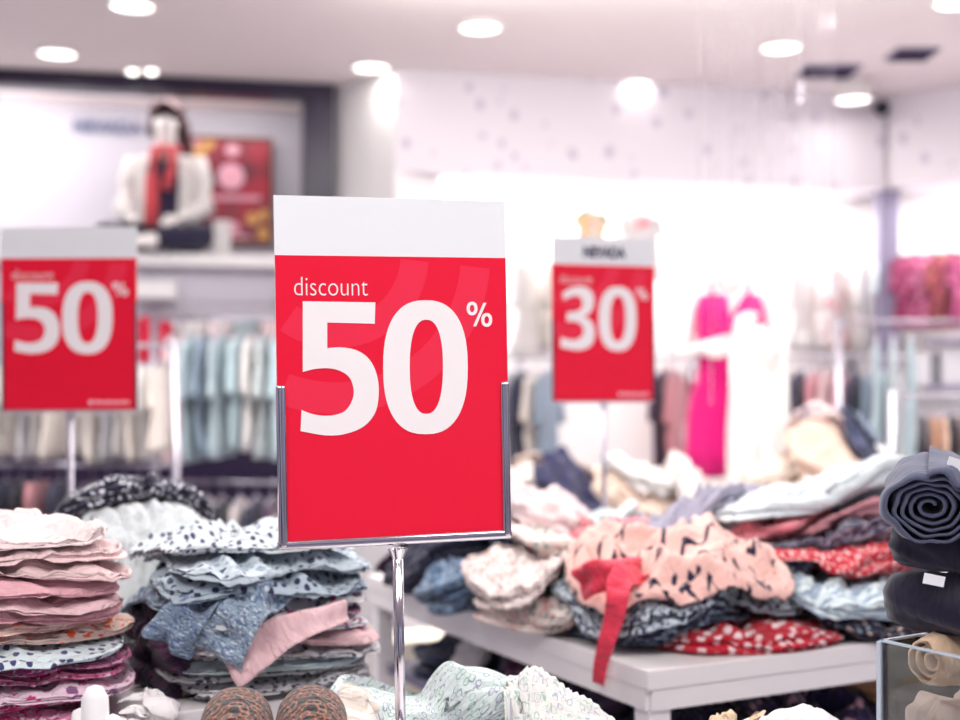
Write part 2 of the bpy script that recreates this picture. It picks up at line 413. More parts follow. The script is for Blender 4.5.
T1 = Table((.283, 2.155), .80, 1.5, 1.24, label='long white display table heaped with loose children clothes under the 30 percent sign', shelf=.58)
T2 = Table(Vector((-.165, 2.03))-RD*1.3, .80, 1.3, .75, label='white display table carrying the two tall clothes stacks', shelf=.42)
T3 = Table((-.47, 1.12), .78, 1.75, .71, ang=0, label='white front table holding the sharp sign, slippers and rolled trousers')
T4 = Table((.0, 4.25), .80, 1.6, .7, ang=.12, label='white back table piled with clothes before the pink dressed mannequin')

# ------------------------------------------------------------------ cloth on tables
class Noise:
    def __init__(s, seed, f, m=9, spread=.6):
        r = np.random.RandomState(seed & 0x7fffffff); th = r.rand(m)*2*PI; fr = f*np.exp(r.randn(m)*spread*.6)
        s.kx, s.ky = np.cos(th)*fr*2*PI, np.sin(th)*fr*2*PI; s.ph = r.rand(m)*2*PI
    def __call__(s, x, y):
        o = 0
        for a, b, p in zip(s.kx, s.ky, s.ph): o = o+np.sin(a*x+b*y+p)
        return o/math.sqrt(len(s.kx)/2)
seedc = [11]
def lay(T, a, b, w, d, t, m, name, label, cat, group=None, rot=0, layers=3, wr=.010, ir=.05, shrink=.82, nsup=4.5, wang=None, wf=9.0, dome=.10, tilt=(0, 0), NT=120, lumps=0, spread=1.0, over=None):
    """one folded or dropped garment: a soft slab with rolled fold edges that settles on the heap"""
    seedc[0] += 7; sd = seedc[0]; rs = np.random.RandomState(sd)
    G = T.blurred(4 if shrink < .95 else 3)
    th = np.linspace(0, 2*PI, NT, endpoint=False)+PI/2-rot; ct, st = np.cos(th), np.sin(th)
    Rb = (np.abs(ct/(w/2))**nsup+np.abs(st/(d/2))**nsup)**(-1/nsup)
    n1 = Noise(sd+1, .35, 7); Rt = Rb*(1+ir*n1(ct*1.6, st*1.6))
    wang = rs.rand()*PI if wang is None else wang
    wa, wb = math.cos(wang), math.sin(wang)
    nw = Noise(sd+2, wf*.5); nr = Noise(sd+3, wf, 8); nh = Noise(sd+4, wf*2.3); nl = Noise(sd+8, 4.0)
    def wrinkle(x, y):
        u = (x*wa+y*wb)*.42; v = (-x*wb*1.0+y*wa)*1.15
        u2 = u+.02*nw(x, y); v2 = v+.025*nw(y+3, x-1)
        r = np.clip(1-np.sqrt(nr(u2, v2)**2+.02), -1, 1)
        return wr*(1.15*r+.35*nh(u2, v2)-.25)+lumps*nl(x, y)
    NR = 16; e = min(t/layers*.55+.003, .02)
    rings = []   # (radial function, z function, uv radius)
    for k in range(NR):
        s = (k/(NR-1)); s = 1-(1-s)**1.25
        rings.append(('t', s, None))
    for k in range(layers):
        for q in range(6): rings.append(('e', k, PI/2-PI*q/5))
    for q in (.9, .8, .7, .6, .5, .4, .3, .2, .1, .02): rings.append(('b', q, None))
    nz = [Noise(sd+20+k, .5, 6) for k in range(layers)]; no = [Noise(sd+40+k, .8, 7) for k in range(layers)]
    hl = t/layers
    X, Y, Z, RU, WW = [], [], [], [], []
    arc = np.zeros(NT); prev = None
    for kind, s, ph in rings:
        if kind == 't':
            R = Rt*s*.95; z = np.full(NT, t)*(1-dome*s**4); wgt = 1-.55*s**6
        elif kind == 'e':
            off = no[s](ct*.8, st*.8)*e*.75 - (e*.15 if s % 2 else 0)
            R = Rt*.95+off*(.35+.65*math.cos(ph))+e*math.cos(ph)*1.1
            zc = t-(s+.5)*hl; wob = nz[s](ct*1.3, st*1.3)*hl*.30
            edge = 0 if (s == layers-1) else 1
            z = zc+hl/2*math.sin(ph)*.96+wob*(1 if 0 < s < layers-1 else .5)
            z = z-dome*t*(1-(s+.5)/layers); wgt = max(0, .35*(1-(s+.4)/layers))
        else:
            R = Rt*s; z = np.zeros(NT); wgt = 0
        x, y = R*ct, R*st
        X.append(x); Y.append(y); Z.append(z); WW.append(np.full(NT, wgt))
        RU.append(R)
    X, Y, Z, WW = map(np.array, (X, Y, Z, WW))
    # position on the table
    cr, sr = math.cos(rot), math.sin(rot)
    A, B = a+X*cr-Y*sr, b+X*sr+Y*cr
    As, Bs = a+(A-a)*shrink, b+(B-b)*shrink
    base = T.sample(G, As, Bs)
    if shrink >= .95: base = np.maximum(base, T.sample(T.H, A, B)-.012)
    c0 = float(T.sample(G, np.array([a]), np.array([b]))[0])
    base = np.maximum(base, c0-(.10 if shrink < .95 else .4)*1.0)
    tl = tilt[0]*X+tilt[1]*Y
    W = wrinkle(X, Y)
    Zf = base+Z+W*WW+np.maximum(tl, -Z*.6)*1.0
    Zf = np.maximum(Zf, T.sample(T.H, A, B)+.0025)          # rests on what lies there already
    # keep everything over the table top above it
    ontop = (A > -.0) & (B > -.0)
    Zf = np.where(ontop, np.maximum(Zf, .0015), Zf)
    # uv along the surface
    P = np.stack([X, Y, Z], -1); seg = np.linalg.norm(np.diff(P, axis=0), axis=-1); arc = np.concatenate([np.zeros((1, NT)), np.cumsum(seg, 0)])
    shift = rs.rand(2)*3
    Ut = np.stack([arc*ct, arc*st], -1)+shift; Ut = np.concatenate([Ut, Ut[:, :1]], 1)
    rim = Rt.mean(); te = np.append(th, th[0]+2*PI)-th[0]
    Ue = np.stack([np.broadcast_to(te*rim, (len(rings), NT+1)), np.concatenate([arc, arc[:, :1]], 1)], -1)+shift
    nR = len(rings)
    # world
    wp = T.c
    o0 = T.world(a, b, 0)
    WX = T.RD.x*(A-a)+T.LD.x*(B-b); WY = T.RD.y*(A-a)+T.LD.y*(B-b); zmin = float(Zf.min())
    V = np.stack([WX, WY, Zf-zmin], -1).reshape(-1, 3)
    idx = np.arange(nR*NT).reshape(nR, NT); nx = np.roll(idx, -1, 1)
    Fq = np.stack([idx[:-1], idx[1:], nx[1:], nx[:-1]], -1).reshape(-1, 4)
    rowi = np.repeat(np.arange(nR-1), NT).reshape(nR-1, NT); coli = np.tile(np.arange(NT), (nR-1, 1)); edge = (rowi >= NR-1)[..., None]
    uvl = np.stack([np.where(edge, Ue[rowi+a_, coli+b_], Ut[rowi+a_, coli+b_]) for a_, b_ in ((0, 0), (1, 0), (1, 1), (0, 1))], 2).reshape(-1, 2)
    me = np_mesh(name, V, Fq, None); lay_uv = me.uv_layers.new(name='uv'); lay_uv.data.foreach_set('uv', uvl.astype(np.float32).ravel())
    o = link(name, me, m); o.location = (o0.x, o0.y, T.z+zmin)
    tag(o, label, cat, group)
    # raise the height map to this garment's upper surface
    def fine(Q):
        Q = np.concatenate([Q, Q[:, :1]], 1)
        for ax in (0, 1):
            n_ = Q.shape[ax]; p = np.arange((n_-1)*4+1)/4; i0 = np.minimum(p.astype(int), n_-2); f = p-i0
            f = f[:, None] if ax == 0 else f[None, :]
            Q = np.take(Q, i0, ax)*(1-f)+np.take(Q, i0+1, ax)*f
        return Q
    fa, fb, fz = fine(A), fine(B), fine(Zf)
    gi = np.clip(((fa-T.a0)/T.res).astype(int), 0, T.na-1).ravel(); gj = np.clip(((fb-T.b0)/T.res).astype(int), 0, T.nb-1).ravel()
    K = np.full_like(T.H, -9); np.maximum.at(K, (gi, gj), fz.ravel().astype(np.float32))
    Kp = np.pad(K, 2, constant_values=-9); K = np.max([Kp[i:i+T.na, j:j+T.nb] for i in range(5) for j in range(5) if (i-2)**2+(j-2)**2 < 6], 0)
    T.H = np.maximum(T.H, K)
    return o
ORD = ['topmost', 'second', 'third', 'fourth', 'fifth', 'sixth', 'seventh', 'eighth', 'ninth', 'tenth', 'eleventh', 'twelfth', 'thirteenth', 'fourteenth', 'fifteenth', 'sixteenth', 'seventeenth', 'eighteenth']
def stack(T, items, where, group, a, b, w, d):
    """items bottom to top: (description, category, material, thickness, extra)"""
    n = len(items); out = []
    rs = random.Random(len(where)*7)
    for k, (name, desc, m, t, kw) in enumerate(items):
        kw = dict(kw); da, db = kw.pop('da', rs.uniform(-.008, .008)), kw.pop('db', rs.uniform(-.008, .008))
        ww, dd = w*kw.pop('sw', rs.uniform(.96, 1.03)), d*kw.pop('sd', rs.uniform(.96, 1.03))
        pos = ORD[n-1-k]; pos = 'topmost' if pos == 'topmost' else pos+' from top'
        kw.setdefault('rot', rs.uniform(-.05, .05))
        kw['layers'] = kw.get('layers', 2)+1; out.append(lay(T, a+da, b+db, ww, dd, t*.37, m, name, f'{desc}, {pos} in {where}', 'garment', group, **kw))
    return out

# pink stack on the left ---------------------------------------------------------
a1, b1 = T2.local(-.80, 1.83)
hp = cloth('#d6327f', 'print', '#f2b9d2', '#f7e3ee', 1.3); hp2 = cloth('#e78fb8', 'print', '#c01f6d', '#efd9e8', 1.0); hp3 = cloth('#efd0e0', 'floral', '#c92a74', '#8a5a86', 1.0)
bdot = cloth('#e2f0f4', 'dots', '#3c3f6e', None, 1.25); pk = cloth('#f6cfd4'); pk2 = cloth('#f7d6d6'); pk3 = cloth('#f3b9c3'); pkw = cloth('#f8e3e2')
org = cloth('#f6e0d6', 'floral', '#ef6a3c', '#e9a79c', 1.1)
P1 = [('folded_tee', 'hot pink printed folded top', hp, .026, dict(layers=2, wr=.011)),
      ('folded_tee', 'pink and white paisley folded top', hp2, .024, dict(layers=2, wr=.011)),
      ('folded_tee', 'magenta speckled folded top', hp, .026, dict(layers=3, wr=.012, da=.015)),
      ('folded_tee', 'lilac floral folded top', hp3, .024, dict(layers=2, wr=.011)),
      ('folded_tee', 'pink splashed folded top', hp2, .024, dict(layers=2, wr=.011)),
      ('folded_tee', 'raspberry patterned folded top', cloth('#c64a8d', 'print', '#e9b2d0', '#7c2a63', .8), .018, dict(layers=2)),
      ('folded_tee', 'pale blue folded top with navy dots', bdot, .026, dict(layers=1, wr=.006)),
      ('folded_tee', 'white folded top with orange flowers', org, .026, dict(layers=3, wr=.011, da=.012)),
      ('folded_tee', 'peach folded top with orange blossom', cloth('#f4cfc4', 'floral', '#ee7a52', '#fff1e4', 1.2), .022, dict(layers=2)),
      ('folded_tee', 'dusty pink folded top with creased corner', pk3, .024, dict(layers=2, wr=.013)),
      ('folded_tee', 'blush pink folded top', pk, .024, dict(layers=2, wr=.012)),
      ('folded_tee', 'rose pink folded top with a soft crease', pk3, .022, dict(layers=2, wr=.012)),
      ('folded_tee', 'light blush folded top', pk2, .030, dict(layers=2, wr=.013)),
      ('folded_tee', 'pale pink folded top', pk2, .030, dict(layers=2, wr=.013, sw=.96)),
      ('folded_tee', 'near white pink folded top', pkw, .034, dict(layers=2, wr=.016, sw=.92))]
stack(T2, P1, 'the pink stack', 'folded clothes in the pink stack', a1, b1, .56, .30)
zt = T2.H.max()
a, b = T2.local(-.80, 2.08)
lay(T2, a, b, .24, .13, .05, cloth('#f2f4f4'), 'rolled_towel', 'thick white roll lying behind the pale pink stack at the left edge', 'garment', None, layers=3, nsup=2.4, dome=.35)

# blue grey stack ---------------------------------------------------------
a2, b2 = T2.local(-.372, 2.13)
bl = cloth('#b6c7d3', 'dots', '#2b2f55', None, 1.3); bl2 = cloth('#c7d5de', 'floral', '#394063', '#8fa0b6', .8); bl3 = cloth('#9fb3c6', 'print', '#65799a', '#d8e4ea', .7)
wg = cloth('#e4e4e6', 'dots', '#31304f', None, 1.0); gw = cloth('#dfdfe0', 'floral', '#4d4a67', '#b9b7c6', .8); mint = cloth('#d3e6ea'); ppk = cloth('#f4ccd0')
wf_ = cloth('#eeeef0', 'floral', '#b22566', '#5a6890', .9); pur = cloth('#7d3a68', 'print', '#b68aa8', '#4a1a48', .8)
P2 = [('folded_shirt', 'grey white crumpled folded shirt', gw, .030, dict(layers=2, wr=.013, wf=7, ir=.06)),
      ('folded_shirt', 'off white folded shirt with grey specks', wg, .026, dict(layers=2, wr=.010)),
      ('folded_shirt', 'pale grey floral folded shirt', gw, .024, dict(layers=2, wr=.010)),
      ('folded_shirt', 'mint blue folded shirt', mint, .020, dict(layers=2, wr=.008)),
      ('folded_shirt', 'ivory folded shirt with small flowers', gw, .024, dict(layers=2, wr=.010)),
      ('folded_shirt', 'pale pink folded shirt', ppk, .020, dict(layers=2, wr=.010)),
      ('folded_shirt', 'white folded shirt with crimson edging', wf_, .024, dict(layers=2, wr=.013, wf=7, ir=.06)),
      ('folded_shirt', 'plum patterned folded shirt', pur, .014, dict(layers=1, sw=.98)),
      ('folded_shirt', 'white folded shirt with blue sprigs', wf_, .026, dict(layers=2, wr=.013, wf=7, ir=.06)),
      ('folded_shirt', 'slate blue crumpled shirt', bl3, .028, dict(layers=2, wr=.017, wf=6, ir=.07, sw=1.06, da=-.02)),
      ('folded_shirt', 'blue grey folded shirt with navy dots', bl, .030, dict(layers=2, wr=.017, wf=6, ir=.07, da=-.01)),
      ('folded_shirt', 'sky grey folded shirt with dark spots', bl2, .028, dict(layers=2, wr=.017, wf=6, ir=.07, da=-.012)),
      ('folded_shirt', 'light grey dotted shirt bunched on top', cloth('#d9e3e8', 'dots', '#34375d', None, 1.1), .032, dict(layers=2, wr=.017, wf=6, ir=.07, da=-.015, sw=.95))]
stack(T2, P2, 'the blue grey stack', 'folded shirts in the blue grey stack', a2, b2, .33, .36)
# the stack behind, mostly hidden, with a bunched shirt and the dotted scarf on top
a, b = T2.local((140-CX)/F*2.44, 2.44)
for k, (m_, lab) in enumerate(((wg, 'off white folded shirt at the bottom of the hidden stack under the dotted scarf'), (gw, 'grey floral folded shirt second from bottom in the hidden stack under the dotted scarf'), (mint, 'mint folded shirt third from bottom in the hidden stack under the dotted scarf'), (wg, 'speckled folded shirt just below the dotted scarf behind the blue grey stack'))):
    lay(T2, a, b, .26, .20, .052, m_, 'folded_shirt', lab, 'garment', 'folded shirts in the hidden back stack', layers=3, wr=.008)
a, b = T2.local((150-CX)/F*2.33, 2.33)
lay(T2, a, b, .24, .14, .040, cloth('#dfe5e7'), 'folded_shirt', 'crumpled pale grey shirt in front of the black dotted scarf', 'garment', None, layers=2, wr=.016, dome=.4, shrink=.9)
a, b = T2.local((142-CX)/F*2.45, 2.45)
lay(T2, a, b, .30, .12, .055, cloth('#15132e', 'speckle', '#e6e6f0', None, .75), 'crumpled_scarf', 'black scarf with white specks lying behind the blue grey stack', 'garment', None, layers=3, wr=.010, dome=.35, nsup=2.8, rot=.1)
def drape(T, pts, m, name, label, width, cat='garment', sag=.0, th=.004, n=26, mm=14, wr=.008, parent=None, taper=.8):
    """a hanging tail of cloth along world points, with pleats and a little thickness"""
    seedc[0] += 5; nz = Noise(seedc[0], 2.2, 7)
    pts = [Vector(p) for p in pts]; t = np.linspace(0, len(pts)-1, n)
    P = []
    for x in t:
        i = min(int(x), len(pts)-2); f = x-i; p0 = pts[max(i-1, 0)]; p1 = pts[i]; p2 = pts[i+1]; p3 = pts[min(i+2, len(pts)-1)]
        P.append(.5*((2*p1)+(p2-p0)*f+(2*p0-5*p1+4*p2-p3)*f*f+(3*p1-p0-3*p2+p3)*f**3))
    V, UV = [], []
    base = pts[0].copy()
    for side in (0, 1):
        for i, p in enumerate(P):
            dr = (P[min(i+1, n-1)]-P[max(i-1, 0)]).normalized(); sx = dr.cross(Vector((0, -1, .35))).normalized(); nrm = sx.cross(dr).normalized()
            wd = (width[0]+(width[1]-width[0])*i/(n-1)) if hasattr(width, '__len__') else width
            for j in range(mm):
                u = (j/(mm-1)-.5)*wd; q = p+sx*u+nrm*(wr*float(nz(u*9, i/(n-1)*1.2))+wr*.9*math.sin(u*150+i*.15)*.5 + (th if side == 0 else 0))
                V.append(q-base); UV.append((u, i/(n-1)*.3))
    idx = np.arange(2*n*mm).reshape(2, n, mm); Fq = []
    for sd in (0, 1):
        A = idx[sd]; f = np.stack([A[:-1, :-1], A[:-1, 1:], A[1:, 1:], A[1:, :-1]], -1).reshape(-1, 4)
        Fq.append(f if sd == 0 else f[:, ::-1])
    for A, B in ((idx[0][0], idx[1][0]), (idx[0][-1], idx[1][-1]), (idx[0][:, 0], idx[1][:, 0]), (idx[0][:, -1], idx[1][:, -1])):
        Fq.append(np.stack([A[:-1], B[:-1], B[1:], A[1:]], -1))
    me = np_mesh(name, [tuple(v) for v in V], np.concatenate(Fq), UV)
    bm = bmesh.new(); bm.from_mesh(me); bmesh.ops.recalc_face_normals(bm, faces=bm.faces); bm.to_mesh(me); bm.free(); me.shade_smooth()
    o = link(name, me, m, parent)
    if parent is None: o.location = base; tag(o, label, cat)
    else: o.location = base-parent.location
    return o

# ------------------------------------------------------------------ discount signs
SW, SH = .3036, .440            # card size
P0, P1s = Vector((-.2537, 1.6)), Vector((.0329, 1.686)); SANG = math.atan2(P1s.y-P0.y, P1s.x-P0.x); SZ0 = 1.081; ROLL = .0165
def trace(px, py):
    """card coordinates (from the bottom middle) of a point seen on the front sign"""
    u = (P1s-P0).normalized(); dx = (px-CX)/F; s = (dx*P0.y-P0.x)/(u.x-dx*u.y); Y = P0.y+s*u.y
    x = s-.2992/2; z = CZ-(py-HZ)/F*Y-SZ0
    return (x+ROLL*z-.0048, z-ROLL*x)
def spline(pts, n=8, closed=True):
    """Catmull-Rom; a point given as (x, y, 1) is a sharp corner"""
    out = []; N = len(pts)
    for i in range(N):
        p1, p2 = pts[i], pts[(i+1) % N]; s1, s2 = len(p1) > 2, len(p2) > 2
        p0 = pts[i-1] if not s1 else p1; p3 = pts[(i+2) % N] if not s2 else p2
        if s1 and s2: out.append(p1[:2]); continue
        for k in range(n):
            f = k/n
            out.append(tuple(.5*(2*p1[q]+(p2[q]-p0[q])*f+(2*p0[q]-5*p1[q]+4*p2[q]-p3[q])*f*f+(3*p1[q]-p0[q]-3*p2[q]+p3[q])*f**3) for q in (0, 1)))
    return out
def oval(cx, cy, rx, ry, e=2.3, n=56):
    o = []
    for k in range(n):
        a = 2*PI*k/n; c, s = math.cos(a), math.sin(a)
        o.append((cx+rx*math.copysign(abs(c)**(2/e), c), cy+ry*math.copysign(abs(s)**(2/e), s)))
    return o
FIVE = spline([(302.5, 301.3, 1), (375, 302.5, 1), (374.4, 323.8, 1), (326.9, 322.6, 1), (326.9, 348.2, 1), (341, 347.4), (357, 350.6), (369, 359.5), (376.2, 374), (378.4, 392), (375, 412), (363, 426.5), (344, 434), (325, 435.2), (300.3, 431, 1), (301.3, 410, 1), (315, 414.6), (331, 415.4), (345, 410.6), (352.6, 398), (352.6, 385.6), (347, 375.2), (334, 369), (317, 368.6), (302.5, 371.9, 1)])
THREE_30 = spline([(562.5, 293.2, 1), (572, 288.2), (582, 286.4), (592.5, 289.5), (597.3, 298), (596.5, 309), (591.5, 315.2), (586, 318, 1), (594, 321.5), (598.6, 331), (597.6, 343), (590, 350.6), (577, 352.8), (560, 350.2, 1), (560.8, 339.8, 1), (572, 342.4), (581, 341), (586, 334.8), (584.6, 327.6), (578, 323.6), (567, 323.2, 1), (567.4, 313.6, 1), (576, 313), (583.4, 309.4), (584.6, 302), (580.6, 297), (573, 297), (563.5, 301.4, 1)])
def scale_to(poly, src, dst):
    return [(dst[0]+(x-src[0])/(src[2]-src[0])*(dst[2]-dst[0]), dst[1]+(y-src[1])/(src[3]-src[1])*(dst[3]-dst[1])) for x, y in poly]
def px_poly(poly): return [trace(x, y) for x, y in poly]
def clip_arc(cx, cz, r0, r1, a0, a1, n=40):
    o = [(cx+r1*math.cos(a0+(a1-a0)*k/n), cz+r1*math.sin(a0+(a1-a0)*k/n)) for k in range(n+1)]
    return o+[(cx+r0*math.cos(a1-(a1-a0)*k/n), cz+r0*math.sin(a1-(a1-a0)*k/n)) for k in range(n+1)]
def sign(name, loc, rz, label, digits='50', sx=1, sz=1, header=None, footer=None, base_z=0, roll=0, fr=.012, depth=.013, side_h=.205, pole_r=.0068, side_m=None, frame_m=None):
    e = empty(name, loc, rz); e.rotation_euler = (0, roll, rz); tag(e, label, 'sign', 'discount signs on stands')
    MB().box((0, 0, SH/2), (SW, .0024, SH), .0004).build('card', M_card, e)
    zr = .365; y = -.0012
    MB().box((0, y-.0002, zr/2), (SW-.0006, .0004, zr)).build('red_panel', M_red, e)
    y -= .0004
    sw_ = MB()
    def inside(poly):
        return [(min(max(x, -SW/2+.0006), SW/2-.0006), min(max(z, .001), zr-.001)) for x, z in poly]
    sw_.prism(inside(clip_arc(-.075, zr+.005, .165, .205, -PI*.62, -PI*.03)), y-.0001, y)
    sw_.prism(inside(clip_arc(-.075, zr+.005, .085, .122, -PI*.70, -PI*.03)), y-.0001, y)
    sw_.build('swoosh', M_redl, e)
    y -= .0002
    if digits == '50':
        five = px_poly(FIVE); zo = px_poly(oval(425, 367.2, 42.2, 66.9, 2.45)); zi = px_poly(oval(425.9, 366.8, 16.6, 47, 2.4))
    else:
        five = px_poly(scale_to(THREE_30, (560, 286.4, 598.6, 352.8), (296, 301, 374, 435)))
        zo = px_poly(oval(425, 367.2, 42.2, 66.9, 2.45)); zi = px_poly(oval(425.9, 366.8, 16.6, 47, 2.4))
    MB().prism(five, y-.0005, y).build('digit', M_let, e)
    MB().ring(zo, zi, y-.0005, y).build('digit', M_let, e)
    pc_ = MB()
    for cx, cy in ((471.6, 308.6), (486.2, 320)):
        pc_.ring(px_poly(oval(cx, cy, 5.4, 6.9, 2.2, 32)), px_poly(oval(cx, cy, 2.3, 3.7, 2.1, 32)), y-.0005, y)
    pc_.prism(px_poly([(472.6, 326.4), (475.6, 326.4), (486, 302.8), (483, 302.8)]), y-.0005, y)
    pc_.build('percent_sign', M_let, e)
    (ax, az), (bx, bz) = trace(294, 295.5), trace(367.3, 277.5)
    link('discount_text', text_mesh('discount', ax, bx, az, bz, y, .0004, bold=-.014), M_let, e)
    if header: link('header_text', text_mesh(header, -.060, .066, .384, .415, -.0013, .0004, bold=.05), M_navylet, e)
    if footer:      # a small round mark and a line of fine print too small to read
        fp = MB(); fp.prism(oval(.047, .0205, .0055, .0062, 2, 24), y-.0003, y)
        xx = .057
        for wd_, ht_ in ((.008, .009), (.007, .007), (.008, .007), (.004, .009), (.008, .007), (.009, .007), (.007, .007), (.005, .009), (.007, .007)):
            fp.prism([(xx, .0165), (xx+wd_, .0165), (xx+wd_, .0165+ht_), (xx, .0165+ht_)], y-.0003, y); xx += wd_+.0016
        fp.build('fine_print', M_pinklet, e)
    # holder: bottom rail and two side rails open at the front
    fm = frame_m or M_chrome; sm = side_m or fm
    def rail(nm, c, size, m): MB().box(c, size, min(size)*.42, seg=4).build(nm, m, e, True)
    rail('bottom_rail', (0, 0, fr*.12), (SW+fr*.75-.0044, depth, fr*1.0), fm)
    for s in (-1, 1): rail('side_rail', (s*(SW/2-fr*.24-.0022), 0, side_h/2-fr*.2), (fr, depth*1.05, side_h), sm)
    MB().lathe([(pole_r*2.0, -fr*.8), (pole_r*1.5, -fr*.8-.006), (pole_r, -fr*.8-.014)]).build('pole_collar', fm, e, True)
    zb = base_z-loc[2]
    MB().cyl((0, 0, zb+.006), (0, 0, -fr*.7), pole_r, n=24).build('pole', fm, e, True)
    MB().lathe([(0, .008), (.03, .008), (.055, .005), (.056, 0), (0, 0)], (0, 0, zb), 40).build('base_plate', fm, e, True)
    if (sx, sz) != (1, 1): e.scale = (sx, 1, sz)
    return e
mid_s = (P0+P1s)/2
sign('discount_sign', (mid_s.x+.0046, mid_s.y+.0014, SZ0), SANG, 'large sharp red 50 percent discount sign in a chrome holder, centre front', base_z=T3.z, roll=-ROLL)
q = at(70, 411, 3.03)
sign('discount_sign', q, .0, 'blurred red 50 percent sign at the left edge, above the pink stack', sx=1.06, sz=.99, footer=True, base_z=q.z-(q.z-.42)/.99, fr=.005, depth=.01, side_h=.26, side_m=M_darksteel, frame_m=M_steel, roll=-.005)
q = at(604, 402, 3.42)
sign('discount_sign', q, .32, 'blurred red 30 percent sign with a header reading NEVADA', '30', header='NEVADA', footer=True, sx=.985, sz=1.0, base_z=T1.z, fr=.005, depth=.01, side_h=.22, side_m=M_darksteel, frame_m=M_steel, roll=-.004)

# ------------------------------------------------------------------ clothes on the long table
navyp = cloth('#22274a', 'print', '#8fa6bd', '#131233', 1.0); denim = cloth('#5c7593', 'print', '#27304f', '#93abc0', .8); nv = cloth('#1b1a3a'); 
redd = cloth('#c50f2e', 'bigdots', '#f6d9dc', None, 1.0); coral = cloth('#fbc8be', 'zigzag', '#1c1838', None, 1.15); coralr = cloth('#f3415c')
chev = cloth('#b9cdd6', 'chevron', '#262b4a', None, 1.0); bwp = cloth('#c9d6df', 'print', '#1f2340', '#3c4566', .8); crm = cloth('#f3e3dc', 'floral', '#d98f8f', '#7f8f86', .8); crm2 = cloth('#efe4e0', 'dots', '#b06d6d', None, .7)
flb = cloth('#1c1836', 'floral', '#e6c6bd', '#8fb0bf', 1.0); grw = cloth('#d2dde2'); gr2 = cloth('#9fb1c0'); pkk = cloth('#f0aab4'); paleb = cloth('#dfeaee'); redt = cloth('#cf1f36', 'dots', '#f7d7d7', None, 1.0)
gsc = cloth('#a9a6ba'); pkp = cloth('#f2d3d4'); wht = cloth('#f1eeee'); plum = cloth('#4b2348'); blk = cloth('#15122a')
G1 = 'loose clothes on the long table'
def L1(px, D, w_, d_, t, m, name, label, **kw):
    """laid on the long table, centred at depth D"""
    a, b = T1.local((px-CX)/F*D, D); kw['wr'] = kw.get('wr', .01)*.8; return lay(T1, a, b, w_, d_, t*.62, m, name, label, 'garment', G1, **kw)
# first layer along the near edges
L1(735, 2.42, .36, .26, .060, redd, 'folded_dress', 'red dress with white polka dots lying on the table corner', rot=-.06, layers=4, wr=.016, dome=.2)
L1(655, 2.45, .26, .30, .055, navyp, 'folded_blouse', 'navy and grey printed blouse beside the red dotted dress at the corner', rot=.12, layers=3, wr=.022, dome=.25)
L1(850, 2.5, .27, .22, .050, flb, 'folded_shirt', 'black floral shirt at the right under the pale pile', layers=3, wr=.016)
L1(556, 2.56, .20, .32, .085, crm, 'folded_blouse', 'cream floral blouse hanging to the table edge left of the coral ribbon', rot=.1, layers=3, wr=.020, dome=.2, shrink=.9)
L1(482, 2.80, .24, .26, .15, denim, 'crumpled_shirt', 'steel blue crumpled shirt on the table edge right of the chrome pole', layers=3, wr=.026, dome=.3, nsup=3)
L1(450, 3.00, .22, .26, .15, nv, 'crumpled_shirt', 'dark navy crumpled shirt behind the steel blue one', layers=3, wr=.026, dome=.3, nsup=3)
L1(412, 3.1, .14, .16, .03, plum, 'crumpled_scarf', 'plum crumpled scarf at the far left end of the table', layers=2, wr=.014, dome=.3, nsup=3)
L1(525, 2.95, .26, .24, .11, cloth('#2a3054', 'print', '#7d92ad', '#15142f', 1.0), 'crumpled_shirt', 'navy printed shirt heaped below the cream blouses', layers=3, wr=.022, dome=.3)
# second layer
L1(742, 2.44, .30, .16, .040, chev, 'folded_blouse', 'pale blue blouse with a dark zigzag line on the red dress', rot=-.10, layers=2, wr=.010)
L1(650, 2.42, .30, .30, .050, bwp, 'folded_blouse', 'grey blouse with dark blotches under the coral chevron top', rot=-.05, layers=3, wr=.018, dome=.2)
L1(842, 2.5, .30, .26, .060, cloth('#cfdcdf', 'stripes', '#8c9db0', None, 1.6), 'folded_shirt', 'grey striped pale shirt lying on the black floral one', rot=-.1, layers=3, wr=.016, tilt=(.16, 0))
L1(742, 2.55, .22, .20, .050, cloth('#1e2140', 'floral', '#6f88a5', '#c9d7e0', .8), 'folded_blouse', 'midnight blue sprigged blouse right of the coral top', rot=-.15, layers=2, wr=.016)
L1(546, 2.6, .24, .30, .07, crm2, 'folded_blouse', 'ivory dotted blouse folded above the cream floral one', rot=.1, layers=3, wr=.018, dome=.25)
L1(590, 2.75, .34, .24, .08, crm, 'folded_blouse', 'wide cream blouse with tiny flowers behind the coral top', layers=2, wr=.014, dome=.25)
L1(825, 2.58, .38, .18, .06, redt, 'folded_dress', 'bright red dotted dress squeezed in the right pile', rot=-.25, layers=2, wr=.012, tilt=(.20, 0))
L1(800, 2.68, .36, .20, .055, cloth('#54506f', 'print', '#c7c2d2', '#232043', .8), 'folded_shirt', 'charcoal and lilac printed shirt on the red dress', rot=-.25, layers=3, wr=.016, tilt=(.2, 0))
# coral chevron blouse with its ribbon
cor = L1(672, 2.43, .37, .32, .060, coral, 'crumpled_blouse', 'coral pink blouse with black zigzags and a red ribbon hanging over the edge', rot=-.12, layers=2, wr=.026, dome=.5, shrink=.92, nsup=3, wf=8)
drape(T1, [at(640, 572, 2.34), at(622, 577, 2.27), at(618, 594, 2.23), at(614, 618, 2.235), at(607, 640, 2.24), at(601, 662, 2.25), at(598, 684, 2.26)], coralr, 'ribbon', None, (.050, .020), wr=.004, parent=cor, th=.003)
drape(T1, [at(640, 566, 2.36), at(618, 572, 2.30), at(596, 577, 2.29), at(580, 585, 2.32)], coralr, 'ribbon_end', None, (.05, .06), wr=.008, parent=cor, th=.004)
